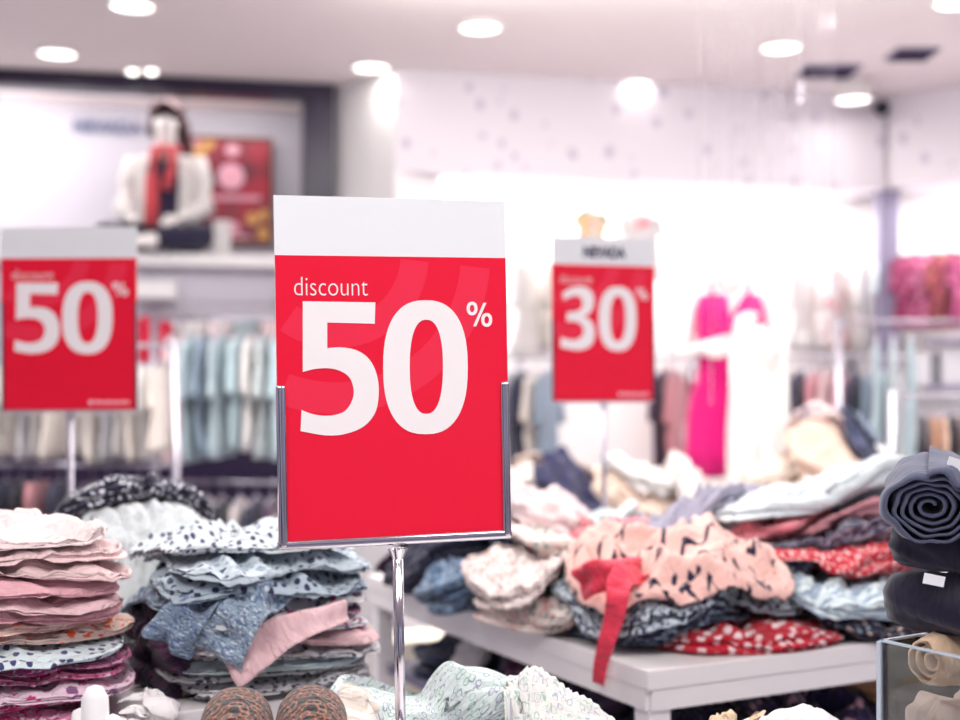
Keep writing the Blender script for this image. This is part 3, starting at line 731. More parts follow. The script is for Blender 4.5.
# right pile and the far rows
L1(806, 2.72, .40, .17, .050, pkk, 'folded_shirt', 'salmon pink shirt in the right pile below the grey sleeve', rot=-.3, layers=2, wr=.014, tilt=(.2, 0))
L1(762, 2.7, .18, .18, .07, cloth('#ec8f9b'), 'crumpled_tee', 'rose crumpled top behind the coral blouse', layers=2, wr=.022, dome=.3)
L1(812, 2.75, .46, .13, .045, gr2, 'folded_trousers', 'blue grey trousers slanting over the salmon shirt', rot=-.32, layers=2, wr=.012, tilt=(.16, 0))
L1(805, 2.80, .48, .34, .10, paleb, 'folded_trousers', 'pale icy blue trousers on top of the right pile', rot=-.28, layers=2, wr=.018, dome=.3, tilt=(.14, 0), wang=0)
L1(618, 3.05, .20, .16, .07, pkp, 'crumpled_tee', 'light pink top bunched at the foot of the thirty percent pole', layers=2, wr=.028, dome=.4, nsup=3)
L1(705, 2.93, .50, .26, .20, gsc, 'crumpled_scarf', 'lavender grey scarf heaped in long folds behind the coral blouse', rot=.1, layers=3, wr=.034, dome=.4, wang=.25, nsup=3)
L1(650, 3.15, .30, .28, .12, cloth('#b9b7c6'), 'crumpled_shirt', 'dove grey shirt bunched left of the lavender scarf', layers=3, wr=.034, dome=.4, nsup=3)
L1(566, 3.05, .22, .20, .14, cloth('#dbe3e4', 'floral', '#8fa7a5', '#c6c0d2', 1.2), 'crumpled_blouse', 'pale sage floral blouse heaped left of the thirty percent pole', layers=3, wr=.030, dome=.4, nsup=3)
L1(545, 2.9, .20, .18, .10, cloth('#f5dede'), 'crumpled_tee', 'pale rose top spread behind the wide cream blouse', layers=2, wr=.024, dome=.4, nsup=3)
L1(612, 2.8, .09, .07, .10, cloth('#e68d97'), 'balled_sock', 'small coral pink ball of cloth beside the thirty percent pole', layers=2, wr=.012, dome=.5, nsup=2.2)
L1(885, 2.95, .26, .26, .08, cloth('#8892a8'), 'folded_trousers', 'slate folded trousers hidden half behind the dark rolled trousers', layers=4, wr=.014)
# clothes on the lower shelf
class _Sh(Table): pass
SHF = Table((.283, 2.155), .58, 1.5, 1.24, build=False)
def LS(a, b, w_, d_, t, m, label, name='crumpled_garment', **kw):
    kw.setdefault('layers', 3); kw.setdefault('wr', .022); kw.setdefault('dome', .35); kw.setdefault('nsup', 3)
    return lay(SHF, a, b, w_, d_, t, m, name, label, 'garment', 'dark clothes on the lower shelf', **kw)
LS(.22, .20, .26, .22, .07, cloth('#1a1734'), 'black garment at the front corner of the lower shelf')
LS(.19, .45, .24, .26, .08, cloth('#231a3c', 'print', '#4b2a50', '#120f28', 1.2), 'dark plum printed garment on the lower shelf behind the front corner')
LS(.19, .70, .24, .24, .07, cloth('#2b2247'), 'violet black garment midway along the lower shelf')
LS(.19, .97, .24, .24, .09, cloth('#1c2340'), 'navy garment at the far end of the lower shelf')
LS(.15, .58, .16, .14, .05, cloth('#5d1d45', 'print', '#2a1433', '#7c3a5c', 1), 'burgundy printed garment atop the violet one on the lower shelf')
LS(.10, .84, .08, .07, .03, wht, 'small white cloth scrap among the dark clothes on the lower shelf', wr=.008)
LS(.50, .20, .28, .24, .08, cloth('#221a40', 'floral', '#d7a7b5', '#3b2a5c', 1.2), 'dark floral garment under the table below the red dress')
LS(.78, .20, .26, .24, .08, cloth('#1d1a3a', 'print', '#bba6b6', '#3b2d5c', 1.0), 'navy garment with lilac blotches under the table on the right')
LS(.64, .17, .14, .14, .04, cloth('#a8764a'), 'ochre garment on the lower shelf under the right end')

# ------------------------------------------------------------------ front table
mintf = cloth('#dbe7e6', 'leafy', '#8fb7a8', '#9a9cb8', .6)
a, b = T3.px(470, 730, 0.0); a, b = T3.local((440-CX)/F*1.775, 1.775)
fl = lay(T3, a, b, .28, .10, .105, mintf, 'crumpled_blouse', 'white blouse with mint green flowers behind the chrome pole at the bottom', 'garment', None, layers=2, wr=.026, dome=.3, nsup=3.2, wf=5)
a, b = T3.local((572-CX)/F*1.70, 1.70)
lay(T3, a, b, .14, .15, .05, cloth('#e6e6e2', 'leafy', '#a9c4b8', '#b2b4c8', .55), 'crumpled_blouse', 'paler floral blouse at the bottom, right of the mint one', 'garment', None, layers=2, wr=.012, dome=.4, nsup=3)
a, b = T3.local((352-CX)/F*1.725, 1.725)
CRT = Table((-.47, 1.12), .78, 1.75, .71, ang=0, build=False); lay(CRT, a, b, .045, .10, .085, cloth('#e8dcd2'), 'folded_cloth', 'small cream cloth between the slippers and the mint blouse', 'garment', None, layers=2, wr=.010)
a, b = T3.local((285-CX)/F*1.50, 1.50)
lay(T3, a, b, .26, .16, .065, cloth('#e6dfe3'), 'folded_cloth', 'pale folded cloth under the two leopard slippers', 'garment', None, layers=2, wr=.004)
a, b = T3.local((800-CX)/F*1.66, 1.66)
lay(T3, a, b, .13, .13, .080, wht, 'knitted_hat', 'white rounded knit at the bottom edge below the table on the right', 'garment', None, layers=2, wr=.004, dome=.6, nsup=2.2)
a, b = T3.local((708-CX)/F*1.66, 1.66)
lay(T3, a, b, .06, .07, .050, cloth('#dcc2a2'), 'folded_cloth', 'tan bit of cloth peeking at the bottom under the table corner', 'garment', None, layers=2, wr=.004, dome=.5, nsup=2.5)

# ------------------------------------------------------------------ slippers, white cuffs
def slipper(x, D, z, rz, label):
    e = empty('slipper', (x, D, z), rz); tag(e, label, 'slipper', 'leopard slippers')
    n, m = 28, 16; L, Wd, Hh = .125, .042, .050
    def row(k):      # k: 0 toe .. 1 opening
        w_ = Wd*math.sqrt(max(0, 1-(1-k)**2.3))*(1-.10*max(0, k-.6)); h = Hh*math.sqrt(max(0, 1-(1-k)**2.0))*(1-.05*k)
        return w_, h
    V, UV = [], []
    for i in range(n):
        k = i/(n-1); w_, h = row(k)
        for j in range(m):
            a = PI*j/(m-1); V.append((-w_*math.cos(a), L*.5*(1-2*k)+0, .012+h*math.sin(a)**.8)); UV.append((w_*a*1.4, k*L*1.3))
    idx = np.arange(n*m).reshape(n, m); Fq = np.stack([idx[:-1, :-1], idx[:-1, 1:], idx[1:, 1:], idx[1:, :-1]], -1).reshape(-1, 4)
    up = link('upper', np_mesh('upper', V, Fq, UV), cloth('#0b0610', 'leopard', '#b9724f', None, 1.0, .6), e)
    sol = up.modifiers.new('thick', 'SOLIDIFY'); sol.thickness = .003; sol.offset = -1
    b = MB(); pts = [(Wd*1.06*math.sqrt(max(0, 1-(1-k/14)**2.3)), L*.5-k/14*L*1.0) for k in range(15)]
    pl = pts+[(-x_, y_) for x_, y_ in pts[::-1][:-1]]; pl = [p for i, p in enumerate(pl) if i == 0 or (Vector(p)-Vector(pl[i-1])).length > 1e-4]
    if (Vector(pl[0])-Vector(pl[-1])).length < 1e-4: pl.pop()
    f = [b.bm.verts.new((x_, y_, 0)) for x_, y_ in pl]; g = [b.bm.verts.new((x_, y_, .011)) for x_, y_ in pl]; N_ = len(pl)
    b.bm.faces.new(f); b.bm.faces.new(g[::-1])
    for k in range(N_): b.bm.faces.new((f[k], g[k], g[(k+1) % N_], f[(k+1) % N_]))
    b.build('sole', M_black, e)
    rim = [(-row(1)[0]*math.cos(PI*j/20), -L*.5, .012+row(1)[1]*math.sin(PI*j/20)**.8) for j in range(21)]
    MB().tube(rim, .003).build('binding', M_black, e, True)
    arc = [(-row(.5)[0]*1.02*math.cos(PI*j/20), L*0, .012+row(.5)[1]*1.03*math.sin(PI*j/20)**.8) for j in range(21)]
    return e
def h3(x, D):
    a, b = T3.local(x, D); return T3.z+max(0, float(T3.sample(T3.H, np.array([a]), np.array([b]))[0]))
for px, D, lab in ((234, 1.49, 'black slipper with bronze leopard pattern at the bottom edge, beside the white cuff'),
                   (311, 1.50, 'black slipper with bronze leopard pattern at the bottom edge, next to the chrome pole')):
    x = (px-CX)/F*D; zz = max(h3(x+dx, D+dy) for dx in (-.045, -.02, 0, .02, .045) for dy in (-.06, -.03, 0, .03, .06))
    slipper(x, D, zz+.002, PI+.12, lab)
# the pyjama feet that poke out of the pink stack
def foot(px, py, D, r, rz, label):
    p = at(px, py, D); m = MB(); m.ball((0, 0, 0), (1, 1, 1), 24, 16)
    o = m.build('baby_sock', cloth('#f3eff0', bump=.2), None, True)
    for v in o.data.vertices:
        v.co.x *= r[0]*(1+.18*v.co.z); v.co.y *= r[1]; v.co.z *= r[2]
    o.location = p; o.rotation_euler = (0, rz, .3); tag(o, label, 'sock', 'white baby socks by the pink stack'); return o
SK = cloth('#f3eff0', bump=.2)
SKT = Table(Vector((-.165, 2.03))-RD*1.3, .80, 1.3, .75, build=False)
for px_, D_, w__, d__, t__, lab in ((114, 1.775, .042, .045, .022, 'flat white baby sock at the foot of the pink stack, nearest the glove'), (138, 1.80, .032, .045, .020, 'white baby sock lying beside its flat twin at the pink stack'), (153, 1.84, .022, .04, .030, 'small upright white baby sock at the right foot of the pink stack')):
    a, b = SKT.local((px_-CX)/F*D_, D_); lay(SKT, a, b, w__, d__, t__, SK, 'baby_sock', lab, 'sock', 'white baby socks by the pink stack', layers=1, wr=.0015, wf=5, dome=.5, nsup=2.3)
e = empty('cotton_glove', (at(95, 705, 1.52).x, 1.52, T3.z)); tag(e, 'white glove standing upright at the bottom left corner by the slippers', 'glove')
MB().lathe([(0, .145), (.009, .142), (.0155, .13), (.017, .09), (.018, .0), (0, 0)], n=24).build('palm', cloth('#f4f3f3', bump=.2), e, True)
for i, (x, z) in enumerate(((-.018, .118), (.022, .112), (.036, .10))):
    MB().lathe([(0, z), (.008, z-.004), (.011, z-.018), (.012, .0), (0, 0)], (x, -.004*i, 0), 18).build('finger', cloth('#f4f3f3', bump=.2), e, True)

# draped sleeves and hems on the stacks
p_ = at(300, 628, 1.978)
drape(T2, [at(345, 612, 1.998), at(312, 622, 1.943), at(282, 634, 1.913), at(252, 652, 1.903), at(228, 668, 1.903)], ppk, 'blush_sleeve', 'pale pink sleeve draped across the front of the blue grey stack', (.03, .075), 'garment', wr=.004)
drape(T2, [at(285, 585, 1.978), at(262, 597, 1.923), at(240, 618, 1.898), at(224, 640, 1.893), at(215, 655, 1.893)], bl3, 'blue_sleeve', 'slate blue sleeve hanging down the front of the blue grey stack', (.05, .09), 'garment', wr=.007)
drape(T2, [at(215, 590, 1.968), at(195, 604, 1.908), at(178, 626, 1.883), at(166, 646, 1.883)], cloth('#8297b0', 'print', '#53668a', '#b6c7d3', .7), 'denim_hem', 'darker blue hem drooping towards the pink stack', (.06, .08), 'garment', wr=.008)
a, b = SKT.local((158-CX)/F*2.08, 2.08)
lay(SKT, a, b, .040, .28, .12, cloth('#2a1636', 'print', '#5a2050', '#1a1030', 1.0), 'crumpled_shirt', 'dark plum cloth standing in for the shadow between the pink stack and the blue grey stack', 'garment', None, layers=3, wr=.010, nsup=3)  # dark cloth added to give the gap between the stacks its deep shadow
# ------------------------------------------------------------------ acrylic bin with rolled trousers
be1, be2 = Vector((.53, -.848)), Vector((.848, .53)); bc = Vector((.531, 1.70)); bang = math.atan2(be2.y, be2.x)
LW, LDp, BZ0, BZ1 = .20, .34, T3.z, .941
e = empty('acrylic_bin', (bc.x, bc.y, BZ0), bang); tag(e, 'clear acrylic bin edge around the beige rolled trousers at the bottom right', 'bin')
def pan(c, s_): MB().box(c, s_, .001, seg=1).build('panel', M_acr, e)
hz = BZ1-BZ0
pan((.0025, -LDp/2, hz/2), (.005, LDp, hz)); pan((LW-.0025, -LDp/2, hz/2), (.005, LDp, hz)); pan((LW/2, -.0025, hz/2), (LW-.01, .005, hz)); pan((LW/2, -LDp+.0025, hz/2), (LW-.01, .005, hz))
MB().box((LW/2, -LDp/2, .003), (LW-.01, LDp-.01, .005)).build('bottom', M_acr, e)
MB().box((0, 0, hz/2), (.007, .007, hz), .001, seg=1).build('corner_edge', M_acredge, e)
rim = MB(); rim.box((.0025, -LDp/2, hz+.001), (.0052, LDp, .003)); rim.box((LW/2, -.0025, hz+.001), (LW, .0052, .003)); rim.build('rim', M_acredge, e)
def roll(px, py, D, R, Lh, m, label, ax=(.3, .95, .05), flat_=.88, turns=3.2, group='rolled trousers in the acrylic bin', start=.25, tags=()):
    """trousers rolled up: a spiral of cloth, its near end towards the camera"""
    seedc[0] += 3; nz = Noise(seedc[0], 1.1, 7)
    c = at(px, py, D); ax = Vector(ax).normalized(); sx = ax.cross(Vector((0, 0, 1))).normalized(); up = sx.cross(ax)
    NT_, NL = 300, 12; th = np.linspace(0, 2*PI*turns, NT_); r = R*(start+(1-start)*(th/th[-1])**.85); tk = R*(1-start)/turns*.42
    V, UV = [], []
    for side in (0, 1):
        for j in range(NL):
            f = j/(NL-1); bul = 1-.13*(2*abs(f-.5))**4
            for i in range(NT_):
                a = th[i]+.35; outer = i/(NT_-1)
                rr = r[i]*bul*(1+.05*float(nz(math.cos(a)*1.2+outer, f*2.2+math.sin(a)))*outer) - (tk if side else 0)
                tele = (1-outer)*.02*(1 if True else 0)
                q = ax*((f-.5)*Lh+tele*(1 if f < .5 else -1)*abs(2*f-1)) + sx*(rr*math.cos(a)) + up*(rr*math.sin(a)*flat_)
                V.append(tuple(q)); UV.append((r[i]*a*.5, f*Lh))
    idx = np.arange(2*NL*NT_).reshape(2, NL, NT_); Fq = []
    for sd in (0, 1):
        A = idx[sd]; f = np.stack([A[:-1, :-1], A[:-1, 1:], A[1:, 1:], A[1:, :-1]], -1).reshape(-1, 4); Fq.append(f if sd == 0 else f[:, ::-1])
    for A, B in ((idx[0][0], idx[1][0]), (idx[0][-1], idx[1][-1]), (idx[0][:, 0], idx[1][:, 0]), (idx[0][:, -1], idx[1][:, -1])):
        Fq.append(np.stack([A[:-1], B[:-1], B[1:], A[1:]], -1))
    me = np_mesh('rolled_trousers', V, np.concatenate(Fq), UV)
    bm = bmesh.new(); bm.from_mesh(me); bmesh.ops.recalc_face_normals(bm, faces=bm.faces); bm.to_mesh(me); bm.free(); me.shade_smooth()
    o = link('rolled_trousers', me, m); o.location = c; tag(o, label, 'trousers', group); return o, c
cha = cloth('#4d536b', bump=.15); bk = cloth('#110d2a', bump=.12); bei = cloth('#e0c3a4', bump=.4); bei2 = cloth('#e9d6c6', bump=.4); bk2 = cloth('#231f38', bump=.12)
axb = (be1.x, be1.y, 0)
def rollb(u, v, z, R, Lh, m, label, **kw):      # inside the bin: u along its width, v from its back corner towards the camera
    p = bc+be2*u+be1*v; py = HZ+(CZ-z)*F/p.y; px = CX+p.x/p.y*F
    return roll(px, py, p.y, R, Lh, m, label, **kw)
rollb(.056, .16, .834, .048, .27, bei2, 'beige rolled trousers at the bottom of the acrylic bin, mostly hidden', ax=axb)
rollb(.148, .16, .834, .048, .27, bei2, 'cream rolled trousers at the bottom of the acrylic bin, beside the hidden beige pair', ax=axb)
rollb(.056, .215, .918, .045, .20, bei2, 'pale cream rolled trousers in front in the acrylic bin', ax=axb)
rollb(.062, .07, .925, .042, .11, bei, 'tan rolled trousers under the black rolls behind the acrylic edge', ax=(.9, .35, 0))
rollb(.148, .20, .925, .046, .22, bk2, 'black creased rolled trousers at the right edge above the cream pair', ax=axb)
rollb(.150, .15, 1.010, .040, .20, cloth('#1b1a3c', bump=.5), 'midnight blue rolled trousers at the right edge below the charcoal roll', ax=axb)
o, c = rollb(.052, .09, .997, .048, .19, bk, 'lower black rolled trousers above the tan pair', ax=(.55, -.8, .05))
o, c = rollb(.056, .09, 1.070, .042, .18, bk, 'upper black rolled trousers directly below the charcoal roll', ax=(.6, -.75, 0))
p = at(934, 580, 1.58)
t_ = MB().box((0, 0, 0), (.026, .0012, .013), rot=Matrix.Rotation(.2, 3, 'Y')).build('paper_tag', M_card, o)
t_.location = p-o.location
o, c = roll(931, 495, 1.66, .067, .20, cha, 'large charcoal rolled trousers on top of the right edge pile, spiral end showing', ax=(.34, .93, .10), flat_=.80, turns=5.2, start=.14)
p = at(957, 467, 1.585)
t_ = MB().box((0, 0, 0), (.026, .0012, .020), rot=Matrix.Rotation(.3, 3, 'Y')).build('price_label', M_card, o); t_.location = p-o.location

# ------------------------------------------------------------------ hanging clothes
def hang(name, loc, rz, w_, h, th, m, label, group=None, kind='top', sleeve=.45, hanger=M_steel, sm=None, hook=.055, facing=False):
    """a garment on its hanger; loc is the point where the hook sits on the rail"""
    e = empty(name, loc, rz); tag(e, label, 'garment', group)
    seedc[0] += 9; rs = random.Random(seedc[0]); ph = rs.random()*6; nf = rs.choice((3, 4, 5)); nz = Noise(seedc[0], .8, 6)
    z0 = -hook-.012
    def tube_rows(rows, nm, cx=0, n=36, par=e, mat=m):
        V, UV = [], []
        for i, (v, W_, T_, x_, z_) in enumerate(rows):
            for k in range(n):
                a = 2*PI*k/n; c, s_ = math.cos(a), math.sin(a)
                fo = 1+v*.55*math.sin(nf*2*a+ph+v*1.5)
                V.append((cx+x_+W_*math.copysign(abs(c)**.75, c), T_*s_*fo+.010*v*float(nz(c, v*2)), z_)); UV.append((a*W_, z_))
        R_ = len(rows); idx = np.arange(R_*n).reshape(R_, n); nx = np.roll(idx, -1, 1)
        Fq = np.stack([idx[:-1], nx[:-1], nx[1:], idx[1:]], -1).reshape(-1, 4)
        me = np_mesh(nm, V, Fq, UV); bm = bmesh.new(); bm.from_mesh(me); bmesh.ops.holes_fill(bm, edges=bm.edges[:], sides=0); bmesh.ops.recalc_face_normals(bm, faces=bm.faces); bm.to_mesh(me); bm.free(); me.shade_smooth()
        return link(nm, me, mat, par)
    hw = w_/2
    if kind in ('top', 'dress', 'coat'):
        fl = {'top': 1.02, 'dress': 1.5, 'coat': 1.15}[kind]
        prof = [(0, .28, .3), (.03, .42, .5), (.07, .80, .7), (.12, .92, .9), (.25, .88, 1.0), (.45, .86, 1.0), (.7, .86+(fl-.86)*.5, 1.05), (.9, fl*.97, 1.1), (1, fl, 1.1)]
        tube_rows([(v, hw*W_, th/2*T_, 0, z0-h*v) for v, W_, T_ in prof], 'bodice')
        if sleeve:
            for s_ in (-1, 1):
                rows = [(.2+q*.5, hw*(.17-.03*q), th*.40, s_*hw*(.84+.24*q), z0-h*(.075+sleeve*q)) for q in (0, .1, .3, .6, .85, 1)]
                tube_rows(rows, 'sleeve', n=20, mat=sm or m)
    elif kind == 'trousers':
        tube_rows([(0, hw*.9, th/2, 0, z0), (.1, hw, th/2, 0, z0-h*.08), (.2, hw*1.05, th/2, 0, z0-h*.28)], 'waist')
        for s_ in (-1, 1):
            tube_rows([(.2, hw*.53, th*.48, s_*hw*.5, z0-h*.22), (.3, hw*.5, th*.46, s_*hw*.53, z0-h*.5), (.5, hw*.46, th*.44, s_*hw*.56, z0-h)], 'trouser_leg', n=22)
    b = MB(); r = .0022
    hp_ = [(0, -hook-.008), (0, -.024), (.009, -.014), (.0125, -.003), (.009, .007), (0, .011), (-.009, .007), (-.0125, -.003)]
    b.tube([(0, q, z) if facing else (q, 0, z) for q, z in hp_], r, 6)
    b.tube([(-hw*.82, 0, z0-h*.06), (-hw*.4, 0, z0-.006), (0, 0, z0+.006), (hw*.4, 0, z0-.006), (hw*.82, 0, z0-h*.06)], .005, 8)
    b.build('hanger', hanger, e, True)
    return e
def rack(name, p, q, zs, label, m=M_steel):
    """floor rack: two posts with feet and one or more rails"""
    p, q = Vector(p), Vector(q); e = empty(name, (p.x, p.y, 0), math.atan2((q-p).y, (q-p).x)); tag(e, label, 'clothes rack', 'clothes racks'); L = (q-p).length
    for z in zs: MB().cyl((0, 0, z), (L, 0, z), .008).build('rail', m, e, True)
    for x in (0, L):
        MB().cyl((x, 0, .0), (x, 0, max(zs)+.02), .016).build('post', m, e, True); MB().box((x, 0, .02), (.05, .5, .035), .006).build('foot', m, e)
    return e
def along(p, q, px):
    """point of the plan line p-q that is seen in column px"""
    p, q = Vector(p), Vector(q); d = q-p; k = (px-CX)/F; t = (k*p.y-p.x)/(d.x-k*d.y); return p+d*t, math.atan2(d.y, d.x)
def side_row(p, q, z, pxs, label_fmt, mats, group, w_=.3, h=.45, th=.05, kind='top', turn=PI/2, names=None, hanger=M_steel, jitter=.12):
    rs = random.Random(int(abs(z*1000))+len(pxs))
    for k, px in enumerate(pxs):
        pt, an = along(p, q, px); m, desc = mats[k % len(mats)]
        hang(names or 'hanging_shirt', (pt.x, pt.y, z+.003), an+turn+rs.uniform(-jitter, jitter), w_*rs.uniform(.9, 1.08), h*rs.uniform(.92, 1.06), th, m,
             label_fmt.format(desc=desc, pos=ORDL[k]), group, kind, hanger=hanger)
ORDL = ['first', 'second', 'third', 'fourth', 'fifth', 'sixth', 'seventh', 'eighth', 'ninth', 'tenth', 'eleventh', 'twelfth', 'thirteenth', 'fourteenth']
whi = (cloth('#f1edec'), 'white'); crw = (cloth('#ece2da'), 'cream'); pgw = (cloth('#e2e1e6'), 'pale grey'); lpk = (cloth('#f0d3d6'), 'light pink'); nvy = (cloth('#272a4c'), 'navy'); blkk = (cloth('#19172f'), 'black'); dkp = (cloth('#4a2b4c'), 'dark plum'); aqua = (cloth('#c3dbe2'), 'pale aqua'); slate = (cloth('#8fa2b5'), 'slate blue'); rose = (cloth('#cf8f97'), 'dusty rose')
# rack behind the left sign
ra, rb = Vector((-2.35, 4.85)), Vector((-1.13, 4.75))
rack('clothes_rack', ra, rb, (1.43, .985), 'low two tier clothes rack behind the left 50 percent sign')
side_row(ra, rb, 1.43, (4, 17, 30, 43, 56, 84, 98, 112, 125, 138, 150, 162), '{desc} shirt hanging on the upper rail behind the left sign, {pos} from the left', [whi, crw, pgw, whi, crw], 'white shirts on the rack behind the left sign', .26, .355, .014, jitter=.02)
side_row(ra, rb, .985, (6, 22, 38, 60, 92, 108, 124, 140), '{desc} trousers hanging on the lower rail behind the left sign, {pos} from the left', [nvy, blkk, rose, nvy, dkp, blkk], 'dark trousers on the rack behind the left sign', .24, .50, .03, 'trousers', names='hanging_trousers', jitter=.05)
# rack between the left and the front sign
rc_, rd_ = Vector((-1.36, 5.35)), Vector((-.72, 5.3))
rack('clothes_rack', rc_, rd_, (1.56, .88), 'two tier clothes rack between the left and the front sign')
side_row(rc_, rd_, 1.56, (174, 192, 206, 222, 238, 252, 266, 280), '{desc} blouse on the upper rail between both red 50 signs, {pos} from left', [lpk, aqua, slate, (cloth('#b7c8d0'), 'grey blue'), aqua, whi, (cloth('#c8d0d2'), 'misty grey'), aqua], 'pale blouses on the rack between the signs', .28, .52, .026, names='hanging_blouse', jitter=.04)
side_row(rc_, rd_, .88, (190, 206, 222, 240, 256, 272), '{desc} shirt on the lower rail between both red 50 signs, {pos} from left', [nvy, (cloth('#e6dcdc', 'dots', '#3b3354', None, 2.5), 'white spotted'), blkk, (cloth('#e9dfdf', 'floral', '#7a7191', '#c9a6ac', 2.0), 'pale flowered'), nvy, dkp], 'shirts on the lower rail between the signs', .26, .40, .028, 'top', names='hanging_shirt', jitter=.04)
# rail on the niche wall, children's clothes facing out
w0, w1 = NI(2.6, -.02), NI(.1, -.02)
def wall_rail(p, q, z, label, reach=.12):
    p, q = Vector(p), Vector(q); n = n_of(p, q); e = empty('wall_rail', (p.x, p.y, z), math.atan2((q-p).y, (q-p).x)); tag(e, label, 'rail', 'wall rails'); L = (q-p).length
    MB().cyl((0, 0, 0), (L, 0, 0), .006).build('rail', M_steel, e, True)
    for x in (.08, L/2, L-.08): MB().cyl((x, 0, 0), (x, reach, 0), .008).build('bracket', M_steel, e)
    return e
wall_rail(w0, w1, 1.74, 'steel wall rail below the niche ledge', .14)
def face(p, q, px, z, w_, h, th, m, label, name='hanging_tee', group='clothes facing out on the walls', turn=.8, **kw):
    pt, an = along(p, q, px); n = n_of(Vector(p), Vector(q)); return hang(name, (pt.x, pt.y, z+.001), an+turn, w_, h, th, m, label, group, facing=True, **kw)
face(w0, w1, 153, 1.74, .26, .44, .07, cloth('#e01f45', 'print', '#c9123a', '#ee5a70', 2), 'bright red child dress with white collar hanging right of the left sign', 'hanging_dress', turn=.15, sleeve=.2, sm=cloth('#f3eeee'))
face(w0, w1, 202, 1.74, .26, .34, .06, whi[0], 'white child top on the niche wall rail right of the red dress')
face(w0, w1, 226, 1.74, .24, .36, .06, cloth('#f3e3e6', 'floral', '#e9a9b4', '#e6e0e0', 2), 'white child top with pink flowers on the niche wall rail', 'hanging_tee')
face(w0, w1, 250, 1.74, .24, .46, .06, cloth('#aebfc6'), 'grey teal child dress on the niche wall rail', 'hanging_dress', kind='dress')
face(w0, w1, 278, 1.74, .24, .40, .06, lpk[0], 'soft pink child top on the niche wall rail beside the front sign')
e = empty('storage_box', NI(.98, .0).to_3d()+Vector((0, 0, 1.755))); e.rotation_euler.z = nang; tag(e, 'white lidded box lying on the wall rail under the ledge', 'box')
MB().box((0, .03, .05), (.22, .15, .08), .006).build('body', M_white, e); MB().box((0, .03, .097), (.23, .16, .016), .004).build('lid', M_white, e)

# recess rails and their garments
q0, q1 = pc+bn*.26+bd*.1, rc+bn*.26-bd*.1
wall_rail(q0+bd*.65, q0+bd*1.25, 2.36, 'high short wall rail in the bright recess behind the 30 percent sign', .2)
wall_rail(q0+bd*.05, q1, 2.07, 'long wall rail across the bright back recess', .2)
wall_rail(q0+bd*.05, q1, 1.50, 'lower long wall rail across the back recess', .2)
yel = cloth('#f6efe9', 'print', '#f7cf5d', '#ef8f5c', 2.6)
blk_h = M_black
e = face(q0, q1, 591, 2.36, .22, .34, .06, yel, 'small white top splashed yellow and orange with dark trim above the 30 percent sign', turn=.1, sleeve=.2, hanger=blk_h)
MB().tube([(-.085, -.02, -.30), (-.05, -.045, -.275), (0, -.05, -.27), (.05, -.045, -.285), (.09, -.02, -.30)], .012).build('dark_trim', M_black, e, True)
for s_ in (-1, 1): MB().ball((s_*.062, -.04, -.085-.01*s_), (.017, .02, .024)).build('shoulder_bow', M_black, e, True)
e = face(q0, q1, 641, 2.36, .26, .40, .06, whi[0], 'white child top with a coral bow above the right corner of the 30 percent sign', turn=-.1, sleeve=.3)
MB().ball((-.02, -.04, -.14), (.022, .015, .03)).ball((.02, -.04, -.135), (.03, .015, .02)).build('bow', cloth('#ee8d96'), e, True)
face(q0, q1, 530, 2.07, .34, .55, .07, cloth('#e6e2e0'), 'off white shirt in the back recess right of the front sign', hanger=blk_h)
face(q0, q1, 560, 2.07, .30, .50, .07, crw[0], 'ivory shirt in the back recess hidden half by the 30 percent sign', hanger=blk_h)
for px, m, lab, hg in ((700, whi[0], 'white blouse in the back recess left of the pink dressed mannequin', M_steel), (803, whi[0], 'white blouse on a dark hanger right of the pink dressed mannequin', blk_h),
                       (838, cloth('#f4eeee', 'floral', '#e86a78', '#e9b9b9', 3), 'white blouse with coral blotches on the long back rail', M_steel), (868, whi[0], 'white blouse on a thick black hanger beside the mauve post', blk_h)):
    face(q0, q1, px, 2.07, .36, .50, .06, m, lab, turn=.7, hanger=hg, name='hanging_blouse')
for px, m, lab, k, h in ((520, cloth('#d9dfe3'), 'pale steel blouse on the lower back rail beside the front sign', 'top', .5), (670, cloth('#a51f3a'), 'deep red long dress on the lower back rail beside the 30 percent sign', 'coat', .8), (690, cloth('#5a1836'), 'maroon long dress on the lower back rail left of the mannequin', 'coat', .8),
                         (782, cloth('#b02a55'), 'crimson long dress on the lower back rail right of the mannequin', 'coat', .7), (803, pgw[0], 'pale grey top on the lower back rail', 'top', .45), (852, nvy[0], 'navy top on the lower back rail above the pink heap', 'top', .35), (826, lpk[0], 'soft pink top on the lower back rail', 'top', .5), (884, pgw[0], 'light grey top on the lower back rail near the mauve post', 'top', .5)):
    face(q0, q1, px, 1.50, .26, h, .030, m, lab, turn=1.2, kind=k, name='hanging_'+('dress' if h > .55 else 'tee'))
# right wall: shelf with rail, magenta coats, boxes
rdv = (rr-rc).normalized(); rn = n_of(rc, rr)
s0, s1 = rc+rdv*.25-rn*.05+rn*.0, rr-rn*.05
wall_rail(s0+rn*.2, s1+rn*.2, 2.12, 'wall rail on the right wall behind the magenta jackets', .26)
mg = cloth('#93235a', 'print', '#d9739f', '#7f1c52', 2.2); mg2 = cloth('#b83a72', 'print', '#eaa3c4', '#9c2560', 2.2); mg3 = cloth('#741a48', 'print', '#e06a8e', '#e0a040', 2.2)
for px, m, lab in ((899, cloth('#dcebef'), 'pale teal blouse hanging at the corner beside the magenta jackets'), (915, mg, 'magenta patterned jacket on the right wall, first right of the post'), (934, mg2, 'rose pink patterned jacket on the right wall between magenta ones'), (952, mg3, 'dark magenta jacket with a yellow patch at the right edge'), (972, mg, 'magenta jacket cut off by the right edge')):
    face(s0+rn*.2, s1+rn*.2, px, 2.12, .32, .44, .045, m, lab, 'hanging_jacket', turn=1.05, hanger=blk_h)
